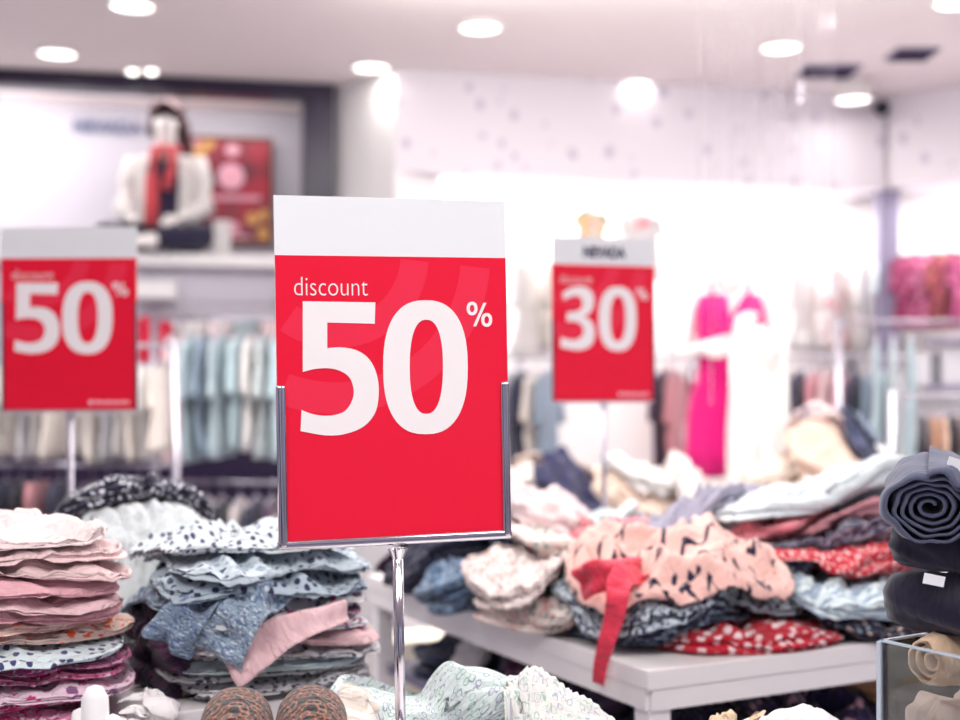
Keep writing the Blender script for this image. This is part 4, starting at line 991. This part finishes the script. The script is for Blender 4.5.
e = empty('wall_shelf', (s0.x+rn.x*.05, s0.y+rn.y*.05, 1.53), math.atan2(rdv.y, rdv.x)); tag(e, 'mauve grey wall shelf under the magenta jackets', 'shelf')
MB().box((1.4, .16, 0), (2.8, .32, .03), .003).build('board', M_post, e)
for x in (.2, 1.4, 2.6): MB().box((x, .28, -.07), (.02, .1, .13)).build('bracket', M_post, e)
e = empty('wall_shelf', (s0.x+rn.x*.05, s0.y+rn.y*.05, 1.27), math.atan2(rdv.y, rdv.x)); tag(e, 'lower grey wall shelf carrying pale storage boxes', 'shelf')
MB().box((1.4, .16, 0), (2.8, .32, .03), .003).build('board', M_post, e)
for px, wd_, lab in ((924, .15, 'pale grey storage box on the right wall shelf, next to the post side'), (961, .15, 'pale grey storage box on the right wall shelf at the right edge')):
    pt, an = along(s0+rn*.2, s1+rn*.2, px); e = empty('storage_box', (pt.x, pt.y, 1.286), an); tag(e, lab, 'box', 'boxes on the right wall shelf')
    MB().box((0, 0, .085), (wd_, .22, .17), .008).build('body', cloth('#d9d8de', bump=.1), e); MB().box((0, 0, .178), (wd_+.01, .23, .02), .004).build('lid', cloth('#d9d8de', bump=.1), e)
# floor rack at the right
re_, rf_ = Vector((1.62, 5.78)), Vector((2.4, 5.66))
rack('clothes_rack', re_, rf_, (1.57,), 'clothes rack with pale mint dresses in front of the mauve post')
for px, m, lab, h, z in ((876, aqua[0], 'pale mint long dress on the right floor rack, left one', .62, 1.57), (893, cloth('#dfeaec'), 'icy white long dress on the right floor rack between the mint ones', .66, 1.57), (911, aqua[0], 'pale mint long dress on the right floor rack, right one', .62, 1.57)):
    pt, an = along(re_, rf_, px); hang('hanging_dress', (pt.x, pt.y, z+.003), an+1.45, .24, h, .030, m, lab, 'dresses on the right floor rack', 'coat', sleeve=0)
ri, rj = Vector((1.40, 6.32)), Vector((2.12, 6.28))
rack('clothes_rack', ri, rj, (1.42,), 'middle floor rack of mixed blouses right of the pink dressed mannequin')
pnk = (cloth('#efaab6'), 'candy pink'); pch = (cloth('#ecc6b4'), 'peach')
side_row(ri, rj, 1.42, (772, 786, 800, 814, 828, 842, 856, 870, 884, 898), '{desc} blouse on the middle rack right of the mannequin, {pos} from left', [rose, pgw, nvy, pnk, lpk, pnk, nvy, slate, aqua, pgw], 'blouses on the middle floor rack', .30, .48, .026, turn=1.15, names='hanging_blouse', jitter=.0)
rk, rl = Vector((.10, 6.42)), Vector((1.08, 6.40))
rack('clothes_rack', rk, rl, (1.42,), 'floor rack of plain shirts behind the 30 percent sign')
side_row(rk, rl, 1.42, (510, 523, 536, 549, 662, 676), '{desc} shirt on the rack behind the 30 percent sign, {pos} from left', [pgw, nvy, crw, slate, dkp, rose], 'shirts on the rack behind the 30 percent sign', .30, .50, .026, turn=1.15, names='hanging_shirt', jitter=.03)
# low dark rack in the right foreground distance
rg, rh = Vector((1.66, 5.16)), Vector((2.3, 5.08))
rack('clothes_rack', rg, rh, (1.24,), 'low clothes rack with dark and peach tops behind the charcoal roll')
for px, m, lab in ((922, blkk[0], 'black top on the low right rack, leftmost'), (933, cloth('#e9b08f'), 'peach top on the low right rack between black ones'), (943, cloth('#f0cdb8'), 'pale apricot top on the low right rack'), (953, blkk[0], 'black top on the low right rack near the right edge'), (964, cloth('#d99f80'), 'terracotta top on the low right rack at the right edge')):
    pt, an = along(rg, rh, px); hang('hanging_tee', (pt.x, pt.y, 1.243), an+1.45, .22, .34, .012, m, lab, 'tops on the low right rack')

# ------------------------------------------------------------------ back table heaps
G4 = 'clothes heaped on the back table'
def L4(px, D, w_, d_, t, m, name, label, **kw):
    a, b = T4.local((px-CX)/F*D, D); kw.setdefault('layers', 3); kw.setdefault('wr', .022); kw.setdefault('dome', .35); kw.setdefault('shrink', .85); t *= .62; kw.setdefault('nsup', 2.8); kw.setdefault('wf', 6)
    return lay(T4, a, b, w_, d_, t, m, name, label, 'garment', G4, **kw)
L4(524, 4.50, .28, .34, .16, cloth('#25274a'), 'crumpled_shirt', 'dark navy shirt heaped at the left end of the back table')
L4(535, 4.62, .28, .26, .13, cloth('#ecdfd8'), 'crumpled_shirt', 'beige white shirt on the navy one right of the front sign')
L4(585, 4.50, .30, .30, .16, cloth('#2b2a52'), 'crumpled_shirt', 'midnight shirt heaped below the 30 percent sign')
L4(560, 4.75, .28, .22, .12, cloth('#e7d2c6'), 'crumpled_shirt', 'tan blush shirt heaped below the 30 percent sign')
L4(645, 4.50, .34, .30, .15, cloth('#ecd2c0'), 'crumpled_shirt', 'sand coloured shirt under the tilted white sheet')
L4(648, 4.48, .30, .18, .10, cloth('#f5f0ec'), 'folded_shirt', 'white shirt lying tilted on the sand one below the 30 percent sign', wr=.010, rot=.4, dome=.2)
L4(700, 4.50, .22, .30, .13, cloth('#f0e6e2'), 'crumpled_shirt', 'chalk white shirt heaped before the pink dress')
L4(800, 4.50, .36, .34, .20, cloth('#ead2b6'), 'crumpled_shirt', 'golden beige shirt heaped right of the white coat')
L4(790, 4.60, .30, .26, .14, cloth('#f4e4d6'), 'crumpled_shirt', 'pale cream shirt on the golden beige one')
L4(835, 4.52, .28, .34, .20, cloth('#e9c9b8'), 'crumpled_shirt', 'peach beige shirt heaped at the right of the golden one')
L4(830, 4.68, .26, .20, .14, cloth('#f0dfdc', 'floral', '#8a7a92', '#d9a9a9', 2), 'crumpled_shirt', 'speckled blush shirt topping the right beige heap')
L4(892, 4.50, .28, .34, .11, cloth('#343c60'), 'crumpled_jeans', 'indigo jeans heaped left of the charcoal roll')
L4(888, 4.60, .26, .22, .08, cloth('#6d7f9b', 'print', '#2b3054', '#aebccb', 1.6), 'crumpled_jeans', 'washed blue jeans on the indigo pair')
L4(926, 4.60, .18, .30, .10, cloth('#23264a'), 'crumpled_jeans', 'dark navy jeans heaped behind the charcoal roll')
L4(897, 4.42, .10, .08, .05, cloth('#e9e6ea'), 'crumpled_cloth', 'small white cloth lying on the indigo jeans', wr=.012)

# plinth and things seen under and beside the long table
e = empty('display_plinth', (-.58, 3.75, 0), .3); tag(e, 'dark low plinth between the stacks and the long table', 'plinth')
MB().box((0, 0, .27), (.32, .36, .54), .006).build('body', M_darksteel, e); MB().box((0, 0, .555), (.36, .40, .03), .004).build('top', M_darksteel, e)
PL = Table((-.78, 3.55), .57, .4, .4, ang=0, build=False)
lay(PL, .20, .20, .34, .32, .16, cloth('#e9e4d2'), 'crumpled_shirt', 'cream shirt heaped on the low plinth right of the blue grey stack', 'garment', None, layers=3, wr=.03, dome=.4, nsup=3)
lay(PL, .22, .18, .26, .22, .10, cloth('#d8dccf'), 'crumpled_shirt', 'sage cream shirt on top of the low plinth heap', 'garment', None, layers=3, wr=.03, dome=.4, nsup=3)
e = empty('cardboard_box', (-.185, 3.60, 0), .35); tag(e, 'cream open box on the floor behind the chrome pole, under the table end', 'box')
MB().box((0, 0, .29), (.22, .18, .58), .004).build('body', flat('cream_board', '#efe8d6', .7), e)
for s_ in (-1, 1): MB().box((s_*.132, 0, .585), (.06, .17, .004), rot=Matrix.Rotation(.3*s_, 3, 'Y')).build('flap', flat('cream_board', '#efe8d6', .7), e)

# ------------------------------------------------------------------ mannequins
def skin_body(name, J, E, m, parent, root, sub=2, head=None, hs=1.0):
    """one continuous body grown round a skeleton; J name -> (x, y, z, rx, ry); HEAD = (centre, turn) gets a face"""
    names = list(J); ix = {n: i for i, n in enumerate(names)}
    me = bpy.data.meshes.new(name); me.from_pydata([J[n][:3] for n in names], [(ix[a], ix[b]) for a, b in E], [])
    o = link(name, me, m, parent)
    o.modifiers.new('skin', 'SKIN'); sv = me.skin_vertices[0].data
    for n in names:
        r = J[n][3:]; sv[ix[n]].radius = (r[0], r[1] if len(r) > 1 else r[0]); sv[ix[n]].use_root = (n == root)
    o.modifiers['skin'].branch_smoothing = .6
    sb = o.modifiers.new('smooth', 'SUBSURF'); sb.levels = sb.render_levels = sub
    dg = bpy.context.evaluated_depsgraph_get(); ev = o.evaluated_get(dg)
    m2 = bpy.data.meshes.new_from_object(ev); o.modifiers.clear(); o.data = m2; bpy.data.meshes.remove(me)
    if head is not None:
        bm = bmesh.new(); bm.from_mesh(m2); hc, turn = Vector(head[0]), head[1]; R = Matrix.Rotation(-turn, 3, 'Z')
        near = [f for f in bm.faces if (f.calc_center_median()-hc).length < .17*hs]
        bmesh.ops.subdivide_edges(bm, edges=list({e_ for f in near for e_ in f.edges}), cuts=2, use_grid_fill=True)
        for v in bm.verts:
            q = R @ (v.co-hc)/hs
            if q.length > .17 or q.z < -.125: continue
            d = Vector((0, 0, 0))
            g = lambda c, s_: math.exp(-sum(((q[k]-c[k])/s_[k])**2 for k in range(3)))
            fr = -.088
            d.y -= .022*g((0, fr, -.015), (.012, .03, .022)) + .010*g((0, fr, .012), (.010, .03, .02))      # nose
            d.y += .012*(g((-.032, fr, .010), (.018, .04, .014))+g((.032, fr, .010), (.018, .04, .014)))     # eye sockets
            d.y -= .007*(g((-.032, fr, .007), (.010, .04, .006))+g((.032, fr, .007), (.010, .04, .006)))     # lids
            d.y -= .008*(g((0, fr, -.052), (.020, .04, .005))+g((0, fr, -.062), (.017, .04, .006)))          # lips
            d.y -= .012*g((0, fr, -.098), (.022, .05, .018))                                                  # chin
            for s_ in (-1, 1): d.x += s_*.016*g((s_*.075, .005, 0), (.03, .014, .024))                        # ears
            v.co += R.inverted() @ d*hs
        bm.to_mesh(m2); bm.free()
    m2.shade_smooth()
    if not len(m2.materials): m2.materials.append(m)
    return o
def fingers(J, E, tag_, wrist, d, side, curl=.25, s=1.0):
    """palm, four fingers of different lengths and a thumb, as part of the skeleton; d points along the hand, side towards the thumb"""
    w_ = Vector(wrist); d = Vector(d).normalized(); side = Vector(side); side = (side-d*side.dot(d)).normalized(); up = d.cross(side)
    pm = w_+d*.05*s; J[tag_+'palm'] = (*pm, .032*s, .016*s); E.append((tag_+'wrist', tag_+'palm'))
    for k, (off, L) in enumerate(((.026, .070), (.009, .080), (-.009, .075), (-.026, .058))):
        p0 = pm+d*.040*s+side*off*s; prev = tag_+'palm'
        for q in range(3):
            f = (q/2); pt = p0+d*L*s*f*(1-.2*curl*f)-up*(-curl*L*s*f*f*.6); nm = f'{tag_}f{k}{q}'
            J[nm] = (*pt, .0085*s*(1-.15*f)); E.append((prev, nm)); prev = nm
    t0 = w_+d*.03*s+side*.032*s; t1 = w_+d*.06*s+side*.052*s; t2 = w_+d*.085*s+side*.058*s
    for a_, p_, b_ in ((tag_+'t0', t0, tag_+'palm'), (tag_+'t1', t1, tag_+'t0'), (tag_+'t2', t2, tag_+'t1')):
        J[a_] = (*p_, .0105*s); E.append((b_, a_))
def shell(name, rows, m, parent, n=48, gap=None, th=.006, folds=0, ztop=None):
    """clothing round the body: rows of (z, cx, cy, rx, ry); gap = half angle left open in front"""
    V, UV = [], []; seedc[0] += 3; nz = Noise(seedc[0], .8, 6)
    for i, (z, cx, cy, rx, ry) in enumerate(rows):
        for k in range(n):
            a = (2*PI*k/n if gap is None else gap+(2*PI-2*gap)*k/(n-1)) - PI/2
            f = 1+folds*(i/(len(rows)-1))*math.sin(9*a+i*.15); zz = z if ztop is None else z-ztop(a)*max(0, 1-i/2.0)
            V.append((cx+rx*f*math.cos(a), cy+ry*f*math.sin(a), zz)); UV.append((a*rx, z))
    R_ = len(rows); idx = np.arange(R_*n).reshape(R_, n); nx = np.roll(idx, -1, 1)
    if gap is not None: idx2, nx = idx[:, :-1], idx[:, 1:]
    else: idx2 = idx
    Fq = np.stack([idx2[:-1], nx[:-1], nx[1:], idx2[1:]], -1).reshape(-1, 4)
    o = link(name, np_mesh(name, V, Fq, UV), m, parent); so = o.modifiers.new('thick', 'SOLIDIFY'); so.thickness = th; so.offset = 1
    return o
def adult(J, E):
    J.update({'pelvis': (0, 0, .93, .135, .10), 'belly': (0, 0, 1.06, .115, .085), 'chest': (0, .005, 1.24, .135, .095), 'upper': (0, .01, 1.37, .10, .07), 'neck': (0, .005, 1.47, .048), 'jaw': (0, -.012, 1.565, .062, .068), 'skull': (0, .002, 1.655, .076, .088), 'crown': (0, .005, 1.70, .055, .062)})
    E += [('pelvis', 'belly'), ('belly', 'chest'), ('chest', 'upper'), ('upper', 'neck'), ('neck', 'jaw'), ('jaw', 'skull'), ('skull', 'crown')]

# standing mannequin in the pink dress, on a low podium
PX, PD = 1.09, 5.6
e = empty('display_podium', (PX, PD, 0)); tag(e, 'white round podium under the pink dressed mannequin', 'podium')
MB().lathe([(0, .29), (.36, .29), (.38, .27), (.38, 0), (0, 0)], n=48).build('drum', M_white, e)
man = empty('mannequin', (PX, PD, .29)); man.rotation_euler.z = -.12; tag(man, 'standing white mannequin in a pink dress behind the long table', 'mannequin')
J, E = {}, []; adult(J, E)
for s_, t_ in ((-1, 'l'), (1, 'r')):
    J[t_+'hip'] = (s_*.09, 0, .87, .088, .088); J[t_+'knee'] = (s_*.085, -.01, .49, .055); J[t_+'ankle'] = (s_*.08, .02, .10, .036); J[t_+'toe'] = (s_*.085, -.12, .035, .034, .024); J[t_+'heel'] = (s_*.08, .04, .035, .03)
    E += [('pelvis', t_+'hip'), (t_+'hip', t_+'knee'), (t_+'knee', t_+'ankle'), (t_+'ankle', t_+'toe'), (t_+'ankle', t_+'heel')]
    J[t_+'sh'] = (s_*.165, .01, 1.40, .056); J[t_+'elbow'] = (s_*.225, -.01, 1.12, .040); J[t_+'wrist'] = ((.02 if s_ < 0 else -.0)+s_*.03, -.20, 1.155+(.03 if s_ < 0 else -.02), .026)
    E += [('upper', t_+'sh'), (t_+'sh', t_+'elbow'), (t_+'elbow', t_+'wrist')]
    fingers(J, E, t_, J[t_+'wrist'][:3], (-s_*.9, -.35, .05), (0, .1, 1), .3)
skin_body('body', J, E, M_man, man, 'pelvis', 2, ((0, -.003, 1.635), .0))
pinkf = cloth('#e4127c', bump=.2)
shell('dress', [(1.385, 0, .0, .137, .098), (1.30, 0, 0, .158, .118), (1.22, 0, 0, .150, .112), (1.12, 0, 0, .132, .10), (1.04, 0, 0, .142, .108), (.95, 0, 0, .172, .128), (.85, 0, 0, .188, .138), (.72, 0, 0, .192, .142), (.60, 0, 0, .198, .150)], pinkf, man, folds=.04, ztop=lambda a: .10*math.exp(-((a+PI/2)/.24)**2) if a < 2 else 0)
for s_ in (-1, 1): MB().tube([(s_*.07, -.09, 1.36), (s_*.085, -.06, 1.42), (s_*.085, .0, 1.445), (s_*.08, .07, 1.40)], .008).build('strap', pinkf, man, True)
shell('underskirt', [(.63, 0, 0, .188, .142), (.56, 0, 0, .198, .152), (.48, 0, 0, .205, .16)], cloth('#f3efec'), man, folds=.08)
MB().tube([(-.055, -.05, 1.45), (-.03, -.085, 1.42), (0, -.10, 1.405), (.03, -.085, 1.42), (.055, -.05, 1.45)], .007).build('necklace', flat('green_beads', '#3a6a64', .3), man, True)
MB().lathe([(0, .10), (.012, .08), (.03, .03), (.045, .0), (.02, -.01), (0, -.01)], (.035, .03, 1.735), 20).build('hair_bun', M_man, man, True)
mw = Matrix.Translation((PX, PD, .29)) @ Matrix.Rotation(-.12, 4, 'Z')
drape(None, [mw @ Vector(v) for v in ((.10, -.215, 1.205), (.10, -.27, 1.212), (.095, -.345, 1.16), (.09, -.35, 1.05), (.09, -.34, .85), (.095, -.32, .55), (.10, -.32, .30))], cloth('#f6f1ee', bump=.25), 'coat', 'long white coat draped over the arm of the pink dressed mannequin', (.20, .27), 'coat', wr=.014, th=.012, n=40, mm=40)

# seated mannequin on the ledge
g = NI(.72+.0, .34); pt, _ = along(NI(3, .34), NI(0, .34), 166)
sm_ = empty('mannequin', (pt.x, pt.y, LEDGE)); sm_.rotation_euler.z = .05; tag(sm_, 'seated white mannequin with dark hair and red scarf on the niche ledge', 'mannequin')
J, E = {}, []; adult(J, E)
J = {k: (v[0], v[1], v[2]-.84, *v[3:]) for k, v in J.items()}
for s_, t_ in ((-1, 'l'), (1, 'r')):
    J[t_+'hip'] = (s_*.10, -.02, .09, .088, .085); J[t_+'knee'] = (s_*.27, -.32, .10, .058); J[t_+'ankle'] = (-s_*.03, -.36-.09*(s_ > 0), .055, .038); J[t_+'toe'] = (-s_*.17, -.37-.09*(s_ > 0), .045, .036, .026)
    E += [('pelvis', t_+'hip'), (t_+'hip', t_+'knee'), (t_+'knee', t_+'ankle'), (t_+'ankle', t_+'toe')]
    J[t_+'sh'] = (s_*.165, .01, .565, .056); J[t_+'elbow'] = (s_*.235, -.05, .29, .042); J[t_+'wrist'] = (s_*.15+.0, -.30, .20, .027)
    E += [('upper', t_+'sh'), (t_+'sh', t_+'elbow'), (t_+'elbow', t_+'wrist')]
    fingers(J, E, t_, J[t_+'wrist'][:3], (-s_*.5, -.75, -.25), (-s_*.8, .3, .3), .4)
skin_body('body', J, E, M_man, sm_, 'pelvis', 2, ((0, -.003, .795), .15))
shell('top', [(.56, 0, .01, .125, .085), (.47, 0, .0, .158, .112), (.38, 0, 0, .156, .112), (.26, 0, 0, .138, .104), (.16, 0, 0, .158, .118), (.06, 0, 0, .178, .132)], cloth('#3a3050'), sm_)
shell('jacket', [(.60, 0, .015, .10, .075), (.55, 0, .01, .168, .105), (.47, 0, .0, .182, .132), (.38, 0, 0, .182, .134), (.26, 0, 0, .172, .128), (.14, 0, 0, .186, .142), (.04, 0, 0, .205, .158)], cloth('#f4f0ee'), sm_, gap=.55, th=.010)
for s_, t_ in ((-1, 'l'), (1, 'r')):
    MB().tube([J[t_+'sh'][:3], Vector(J[t_+'sh'][:3]).lerp(Vector(J[t_+'elbow'][:3]), .5)+Vector((s_*.01, 0, 0)), J[t_+'elbow'][:3], Vector(J[t_+'elbow'][:3]).lerp(Vector(J[t_+'wrist'][:3]), .85)], [.072, .062, .056, .045], 18).build('sleeve', cloth('#f4f0ee'), sm_, True)
    MB().tube([J[t_+'hip'][:3], Vector(J[t_+'hip'][:3]).lerp(Vector(J[t_+'knee'][:3]), .5), J[t_+'knee'][:3], Vector(J[t_+'knee'][:3]).lerp(Vector(J[t_+'ankle'][:3]), .8)], [.105, .092, .074, .055], 18).build('trouser_leg', cloth('#2c2842'), sm_, True)
redsc = cloth('#e0555f', 'print', '#cf2f45', '#f0a0a0', 1.5)
sc_ = MB(); ring_ = [(.068*math.cos(t), .005+.068*math.sin(t)-.01, .635+.012*math.sin(t)) for t in np.linspace(0, 2*PI, 24)]
sc_.tube(ring_, .024, 12)
sc_.tube([(-.02, -.085, .63), (-.04, -.125, .56), (-.05, -.155, .45), (-.05, -.165, .32), (-.055, -.17, .17)], [.028, .034, .038, .040, .042], 12)
sc_.tube([(.03, -.085, .62), (.06, -.125, .55), (.055, -.155, .46), (.03, -.165, .38)], [.024, .028, .030, .032], 12)
sc_.build('scarf', redsc, sm_, True)
hb = MB(); hb.ball((0, .020, .852), (.104, .102, .080), 32, 20)
hb.tube([(.055, .04, .84), (.088, .035, .78), (.098, .03, .70), (.105, .035, .60), (.10, .03, .50)], [.04, .045, .042, .036, .018], 14)
hb.tube([(-.06, .04, .84), (-.085, .04, .78), (-.092, .05, .71)], [.035, .035, .02], 14)
hb.tube([(-.05, -.082, .868), (0, -.094, .878), (.05, -.082, .868)], [.018, .022, .018], 12)
hb.build('hair', M_hair, sm_, True)
pt, _ = along(NI(3, .30), NI(0, .30), 197)
e = empty('storage_box', (pt.x+.12, pt.y+.12, LEDGE), .2); tag(e, 'small white box on the ledge between the seated mannequin and the red poster', 'box')
MB().box((0, 0, .11), (.10, .10, .22), .006).build('body', M_white, e); MB().box((0, 0, .226), (.108, .108, .016), .003).build('lid', M_white, e)

# poster leaning on the niche wall and the letters on it
p_, an = along(NI(3, .72), NI(0, .72), 231)
def zat(py, D): return CZ-(py-HZ)/F*D
Dp = p_.y
po = empty('framed_poster', (p_.x, p_.y, zat(244, Dp)), an); tag(po, 'dark red framed poster on the niche wall right of the seated mannequin', 'poster')
pw, ph_ = 82/F*Dp, 107/F*Dp
po.location.z = max(po.location.z, LEDGE)
f_ = MB()
for c_, s_ in (((0, 0, .012), (pw, .03, .024)), ((0, 0, ph_-.012), (pw, .03, .024)), ((-pw/2+.012, 0, ph_/2), (.024, .03, ph_)), ((pw/2-.012, 0, ph_/2), (.024, .03, ph_))): f_.box(c_, s_, .003)
f_.build('frame', flat('brown_frame', '#7a3428', .5), po)
def poster_mat():
    m, nt, b = new_mat('crimson_print'); N, L = nt.nodes, nt.links
    tc = N.new('ShaderNodeTexCoord'); no = N.new('ShaderNodeTexNoise'); no.inputs['Scale'].default_value = 3.5; no.inputs['Detail'].default_value = 1
    mx = N.new('ShaderNodeMix'); mx.data_type = 'RGBA'; mx.inputs['A'].default_value = lin('#560826'); mx.inputs['B'].default_value = lin('#a80c30')
    r = N.new('ShaderNodeMapRange'); r.inputs['From Min'].default_value = .38; r.inputs['From Max'].default_value = .6
    L.new(tc.outputs['Object'], no.inputs['Vector']); L.new(no.outputs['Fac'], r.inputs[0]); L.new(r.outputs[0], mx.inputs['Factor']); L.new(mx.outputs['Result'], b.inputs['Base Color']); b.inputs['Roughness'].default_value = .4
    return m
MB().box((0, .004, ph_/2), (pw-.03, .012, ph_-.03)).build('print', poster_mat(), po)
M_gold = flat('gold_print', '#d9a05c', .5); M_blush = flat('blush_print', '#e9a9bb', .5)
def disc(nm, x, z, rx, rz_, m): MB().prism([(x+rx*math.cos(2*PI*k/28), z+rz_*math.sin(2*PI*k/28)) for k in range(28)], -.0045, -.002).build(nm, m, po)
disc('round_emblem', .0, ph_*.63, pw*.16, pw*.16, M_blush); disc('small_emblem', .01, ph_*.88, pw*.09, pw*.075, M_blush); disc('small_emblem', .01, ph_*.15, pw*.09, pw*.08, M_blush)
for x, z, r_ in ((-.38, .85, .09), (-.27, .93, .08), (-.42, .94, .06), (.40, .10, .09), (.26, .24, .08), (.40, .28, .07)): disc('ornament', x*pw, z*ph_, r_*pw, r_*pw, M_gold if abs(x) < .41 else M_blush)
MB().prism([(-pw*.36, ph_*.405), (pw*.36, ph_*.415), (pw*.36, ph_*.455), (-pw*.36, ph_*.445)], -.0045, -.002).build('text_band', M_blush, po)
MB().prism([(-pw*.24, ph_*.05), (pw*.26, ph_*.05), (pw*.2, ph_*.085), (-pw*.18, ph_*.085)], -.0045, -.002).build('text_band', M_blush, po)
p_, an = along(NI(3, .79), NI(0, .79), 103)
le = empty('wall_letters', (p_.x, p_.y, zat(133, p_.y)), an); tag(le, 'grey blue raised letters spelling NEVADA on the niche wall left of the seated mannequin', 'lettering')
link('letters', text_mesh('NEVADA', -.17, .23, 0, .075, 0, .02, bold=.02), flat('slate_letters', '#7c83a6', .5), le)

# ------------------------------------------------------------------ bead curtain
bc_ = MB(); rs = random.Random(4); rows = []
for k in range(15):
    px = 700+k*9.3+rs.uniform(-3, 3); D = 4.35+rs.uniform(-.05, .05); x = (px-CX)/F*D; rows.append((x, D))
    zb = rs.uniform(1.15, 1.5); bc_.cyl((x, D, zb), (x, D, CEIL), .0012, n=5)
    z = zb
    while z < CEIL-.1: bc_.cyl((x, D, z), (x, D, z+.012), .003, .001, n=6); z += rs.uniform(.09, .16)
x = (801-CX)/F*4.3
for py in (86, 98): bc_.ball((x, 4.3, zat(py, 4.3)), .014, 12, 8)
bc_.cyl((x, 4.3, zat(98, 4.3)), (x, 4.3, CEIL), .0012, n=5)
xa, xb = min(r[0] for r in rows)-.02, max(r[0] for r in rows)+.02
bc_.box(((xa+xb)/2, 4.35, CEIL-.008), (xb-xa, .12, .016))
tag(bc_.build('bead_curtain', flat('clear_beads', '#e9e6ee', .1, trans=.85, var=0)), 'fine crystal bead strands hanging from the ceiling before the mannequin', 'bead curtain', None, 'stuff')
bpy.context.view_layer.update()
